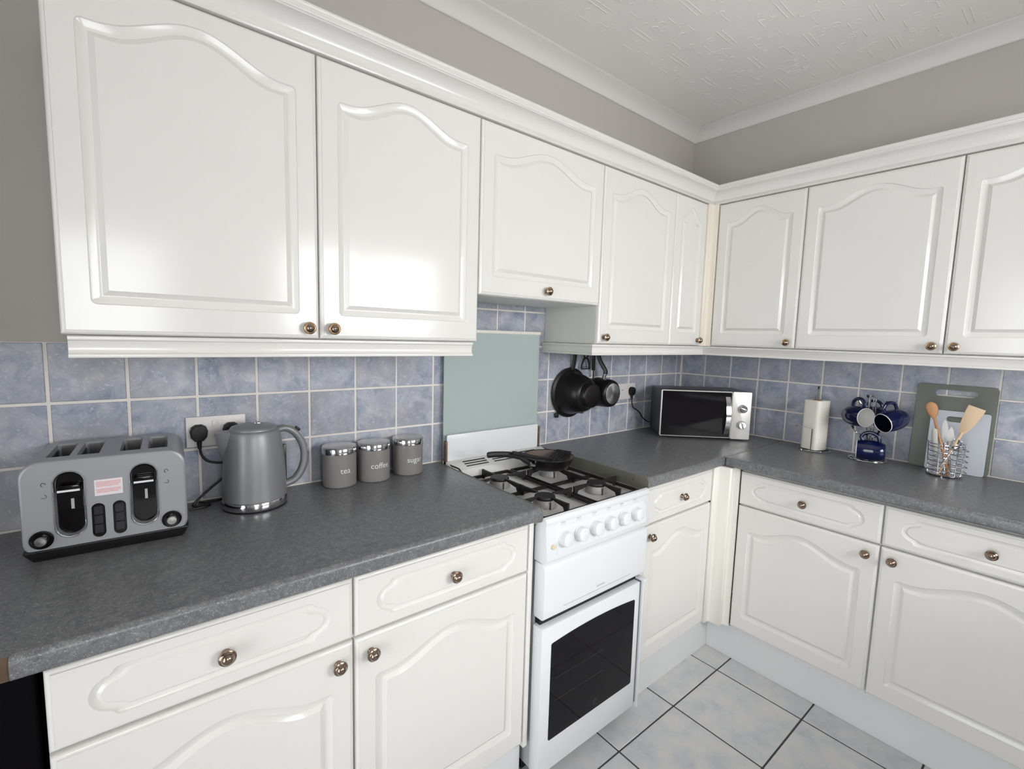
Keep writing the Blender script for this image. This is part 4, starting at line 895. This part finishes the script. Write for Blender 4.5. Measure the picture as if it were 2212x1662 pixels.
hook(-0.25, 1.0, 0.236, 0.040); hook(0.35, 1.0, 0.250, 0.012); hook(-0.35, -1.0, 0.232, 0.044)
hook(-0.4, 1.0, 0.112, 0.052); hook(-0.75, -0.7, 0.108, 0.050); hook(-1.0, -0.05, 0.094, 0.040)
MUGO = [(0.0, -0.002), (0.030, -0.002), (0.034, 0.001), (0.041, 0.016), (0.0445, 0.040), (0.0445, 0.064), (0.0420, 0.086), (0.0400, 0.0955), (0.0385, 0.0955)]
MUGI = [(0.0388, 0.0955), (0.0385, 0.090), (0.0410, 0.064), (0.0405, 0.038), (0.036, 0.012), (0.0, 0.006)]
MUG_O = MB().lathe(MUGO, 40).mesh('mug_body', NAVY, smooth=60)
MUG_H = MB().tube(spline([(0.042, 0, 0.078), (0.058, 0, 0.083), (0.074, 0, 0.068), (0.076, 0, 0.046), (0.064, 0, 0.026), (0.041, 0, 0.020)], 5), 0.0055, 10, flat=1.35, ref=(0, 1, 0)).mesh('mug_handle', NAVY, smooth=70)
MUG_R = MB().lathe([(0.0402, 0.0945), (0.0400, 0.0972), (0.0390, 0.0978), (0.0382, 0.0965), (0.0384, 0.0945)], 40).mesh('mug_rim', IVORY, smooth=70)
def mug(label, opening, d, inside):
    d = Vector(d).normalized(); upz = Vector((0, 0, 1)); h = (upz - d * upz.dot(d)).normalized()      # handle side points up
    mat = Matrix((h, d.cross(h), d)).transposed().to_4x4()
    mat.translation = Vector(opening) - d * 0.0955
    t_ = thing('mug', label, 'mug', mat.translation, 0, 'navy mugs', rot=mat.to_euler())
    obj('mug_body', MUG_O, None, t_); obj('handle', MUG_H, None, t_); obj('rim', MUG_R, None, t_)
    obj('interior', MB().lathe(MUGI, 40).mesh('interior', inside, smooth=60), None, t_)
    return t_
mug('navy mug hanging upper left, its white inside facing out', (-0.170, -0.985, 1.108), (-0.57, -0.82, 0.02), IVORY)
mug('navy mug hanging upper right, its dark inside facing out', (-0.176, -1.046, 1.094), (-0.84, 0.46, -0.26), DKGLAZE)
mug('navy mug hanging lowest, near the worktop, lying sideways', (-0.163, -0.963, 0.967), (-0.20, 0.98, -0.02), DKGLAZE)
mug('navy mug at the back of the stand, only its handle showing', (-0.044, -0.932, 1.110), (0.10, 0.99, 0.0), DKGLAZE).scale = (0.82, 0.82, 0.82)

# ------------------------------------------------------------------ chopping boards
def board(name, label, w, h, t, hole, mat, y0, xb, xt, r, group):
    b = thing(name, label, 'chopping board', (xb, y0, ZW), group=group)
    ang = math.atan2(xt - xb, h)
    ring_ = rrect(-w / 2, w / 2, 0, h, r, 5)
    hw, hh, hz = hole
    o = obj('plate', MB().prism(ring_, -t, 0.0, 'yz'), mat, b, bevel=0.0012, seg=1)
    cut(o, [MB().prism(stadium(0, hz, hh, hw, 6) if False else rrect(-hw / 2, hw / 2, hz - hh / 2, hz + hh / 2, hh / 2 - 0.0002, 6), -t - 0.02, 0.02, 'yz')])
    b.rotation_euler = (0, ang, 0)
    return b
board('chopping_board', 'large olive grey chopping board leaning on the right wall tiles', 0.243, 0.348, 0.009, (0.128, 0.027, 0.314), BOARDG, -1.236, -0.0265, -0.0035, 0.016, 'chopping boards')
board('chopping_board', 'smaller pale grey chopping board leaning in front of the olive one', 0.176, 0.245, 0.007, (0.078, 0.022, 0.212), BOARDW, -1.258, -0.0445, -0.0265, 0.008, 'chopping boards')

# ------------------------------------------------------------------ cutlery basket and its contents
HX, HY = -0.138, -1.245
bk = thing('cutlery_basket', 'chrome wire cutlery basket in front of the chopping boards', 'basket', (HX, HY, ZW))
obj('base_plate', MB().lathe([(0.0, 0.004), (0.050, 0.004), (0.0535, 0.0055), (0.0540, 0.0085), (0.0500, 0.0095), (0.0, 0.0095)], 40), CHROME, bk)
for a in (60, 180, 300): obj('foot', MB().lathe([(0.0, 0.0), (0.0045, 0.0), (0.0045, 0.0045), (0.0, 0.0045)], 12, 'z', (0.046 * math.cos(math.radians(a)), 0.046 * math.sin(math.radians(a)), 0)), CHROME, bk)
for k, z in enumerate((0.022, 0.040, 0.058, 0.077, 0.096, 0.114, 0.126)):
    r = 0.048 + 0.0065 * z / 0.126
    obj('wire_ring', MB().tube([(r * math.cos(a), r * math.sin(a), z) for a in [2 * PI * q / 36 for q in range(36)]], 0.0020, 6, closed=True), CHROME, bk)
for a in (100, 165, 225, 290, 350, 45):
    ca_, sa_ = math.cos(math.radians(a)), math.sin(math.radians(a))
    obj('upright_wire', MB().tube([(0.049 * ca_, 0.049 * sa_, 0.009), (0.0555 * ca_, 0.0555 * sa_, 0.128), (0.061 * ca_, 0.061 * sa_, 0.136)], 0.0018, 6), CHROME, bk)
for k in range(5):
    z = 0.022 + 0.021 * k
    obj('loop_wire', MB().tube(spline([(0.0, -0.050, z), (-0.010, -0.064, z + 0.002), (-0.020, -0.060, z + 0.008), (-0.018, -0.047, z + 0.012)], 4), 0.0015, 6), CHROME, bk)
def stick(name, label, cat, base, tip, group=None):
    base, tip = Vector(base), Vector(tip); d = (tip - base).normalized()
    side = Vector((0, 1, 0)); side = (side - d * side.dot(d)).normalized(); n = side.cross(d)
    mat = Matrix((side, n, d)).transposed().to_4x4(); mat.translation = base
    t_ = thing(name, label, cat, base, 0, group, rot=mat.to_euler()); return t_, (tip - base).length
def blade(outline, th, mat_=None):   # outline (half width, z): symmetric flat plate
    L_ = [(w, z) for w, z in outline] + [(-w, z) for w, z in reversed(outline)]
    return MB().prism(L_, -th / 2, th / 2, 'xz')
zi = ZW + 0.011
# wooden spoon
t_, L = stick('wooden_spoon', 'orange wooden spoon standing bowl up in the cutlery basket', 'spoon', (HX + 0.018, HY - 0.010, zi), (-0.118, -1.180, 1.190))
obj('shaft', MB().tube([(0, 0, 0), (0, 0, L - 0.058)], 0.0048, 8), WOOD1, t_)
obj('bowl', MB().rings([[(w * math.cos(a), 0.35 * w * math.sin(a) + 0.002, z) for a in [2 * PI * k / 16 for k in range(16)]] for w, z in ((0.0050, L - 0.062), (0.008, L - 0.054), (0.0145, L - 0.042), (0.0185, L - 0.026), (0.0190, L - 0.012), (0.0150, L - 0.001), (0.0070, L + 0.006), (0.0015, L + 0.0075))]), WOOD1, t_, smooth=70)
# wooden spatula
t_, L = stick('wooden_spatula', 'pale wooden spatula leaning right in the cutlery basket', 'spatula', (HX - 0.016, HY + 0.016, zi), (-0.132, -1.321, 1.197))
obj('shaft', MB().tube([(0, 0, 0), (0, 0, L - 0.105)], 0.0055, 8), WOOD2, t_)
obj('blade', blade([(0.0055, L - 0.112), (0.0100, L - 0.104), (0.0165, L - 0.085), (0.0215, L - 0.055), (0.0245, L - 0.025), (0.0250, L - 0.004), (0.0250, L)], 0.004), WOOD2, t_, bevel=0.001)
# knives
for i, (b, tp, lab) in enumerate((((HX - 0.022, HY + 0.022, zi), (HX - 0.012, HY + 0.038, 1.100), 'pale-handled table knife at the left of the cutlery basket'), ((HX + 0.031, HY + 0.004, zi), (HX + 0.034, HY + 0.018, 1.130), 'table knife with its tip highest, middle of the basket'), ((HX + 0.033, HY - 0.010, zi), (HX + 0.036, HY - 0.002, 1.105), 'short table knife beside the tallest knife in the basket'))):
    t_, L = stick('table_knife', lab, 'knife', b, tp, 'table knives')
    if i == 0:
        obj('handle', MB().rings([[(w * math.cos(a), 0.5 * w * math.sin(a), z) for a in [2 * PI * k / 12 for k in range(12)]] for w, z in ((0.004, L - 0.10), (0.0075, L - 0.09), (0.0095, L - 0.02), (0.008, L - 0.004), (0.003, L))]), HANDLEW, t_)
        obj('blade', blade([(0.006, 0.0), (0.0075, 0.02), (0.0065, L - 0.098)], 0.0015), STEEL, t_)
    else:
        obj('handle', MB().tube([(0, 0, 0), (0, 0, L - 0.09)], 0.0042, 8, flat=0.7), STEEL, t_)
        obj('blade', blade([(0.0055, L - 0.092), (0.0090, L - 0.07), (0.0100, L - 0.035), (0.0070, L - 0.012), (0.0015, L)], 0.0018), STEEL, t_)
# spoons and forks
def teaspoon(lab, b, tp, w=0.0155):
    t_, L = stick('table_spoon', lab, 'spoon', b, tp, 'table spoons')
    obj('stem', MB().tube([(0, 0, 0), (0, 0, L - 0.040)], [0.0040, 0.0022], 8, flat=0.6), CHROME, t_)
    obj('bowl', MB().rings([[(q * w * math.cos(a), 0.22 * q * w * math.sin(a) + 0.3 * (z - L + 0.02) ** 2 / 0.02, z) for a in [2 * PI * k / 14 for k in range(14)]] for q, z in ((0.15, L - 0.043), (0.6, L - 0.036), (0.95, L - 0.024), (1.0, L - 0.014), (0.75, L - 0.003), (0.2, L + 0.002))]), CHROME, t_, smooth=70)
teaspoon('table spoon with bright bowl in the middle of the basket', (HX + 0.004, HY - 0.018, zi), (HX - 0.030, HY + 0.010, 1.070), 0.019)
teaspoon('table spoon at the right side of the basket below the spatula', (HX - 0.031, HY + 0.018, zi), (HX - 0.034, HY - 0.036, 1.066), 0.017)
t_, L = stick('table_fork', 'table fork prongs up beside the bright spoon in the basket', 'fork', (HX + 0.014, HY + 0.014, zi), (HX - 0.016, HY - 0.020, 1.066))
obj('stem', MB().tube([(0, 0, 0), (0, 0, L - 0.040)], [0.0040, 0.0022], 8, flat=0.6), STEEL, t_)
obj('neck', blade([(0.002, L - 0.046), (0.009, L - 0.036), (0.0105, L - 0.026)], 0.002), STEEL, t_)
for k in range(4): obj('tine', MB().box(-0.0105 + k * 0.0062, -0.0078 + k * 0.0062, -0.001, 0.001, L - 0.027, L + 0.002), STEEL, t_)

# ------------------------------------------------------------------ cabinets behind the camera (seen in reflections only)
base_unit('base_cabinet', 'white base cabinet under the window, a reflection in the microwave glass', (-1.00, YS + 0.004, 0), PI, 0.60, 'l', group='white base cabinets')
base_unit('base_cabinet', 'white base cabinet left of the window, a reflection in the microwave glass', (-1.602, YS + 0.004, 0), PI, 0.60, 'r', group='white base cabinets')
tag(obj('plinth', MB().box(-2.20, -1.00, YS + 0.54, YS + 0.555, 0.0, 0.149), PLINTH), 'white plinth board under the window cabinets, a reflection only', 'plinth', 'white plinth boards')
wt4 = obj('worktop', MB().box(-2.21, -0.70, YS + 0.004, YS + 0.612, ZWB, ZW), WORKTOP, bevel=0.004)
tag(wt4, 'grey worktop under the window, a reflection in the microwave glass', 'worktop', 'grey worktops')
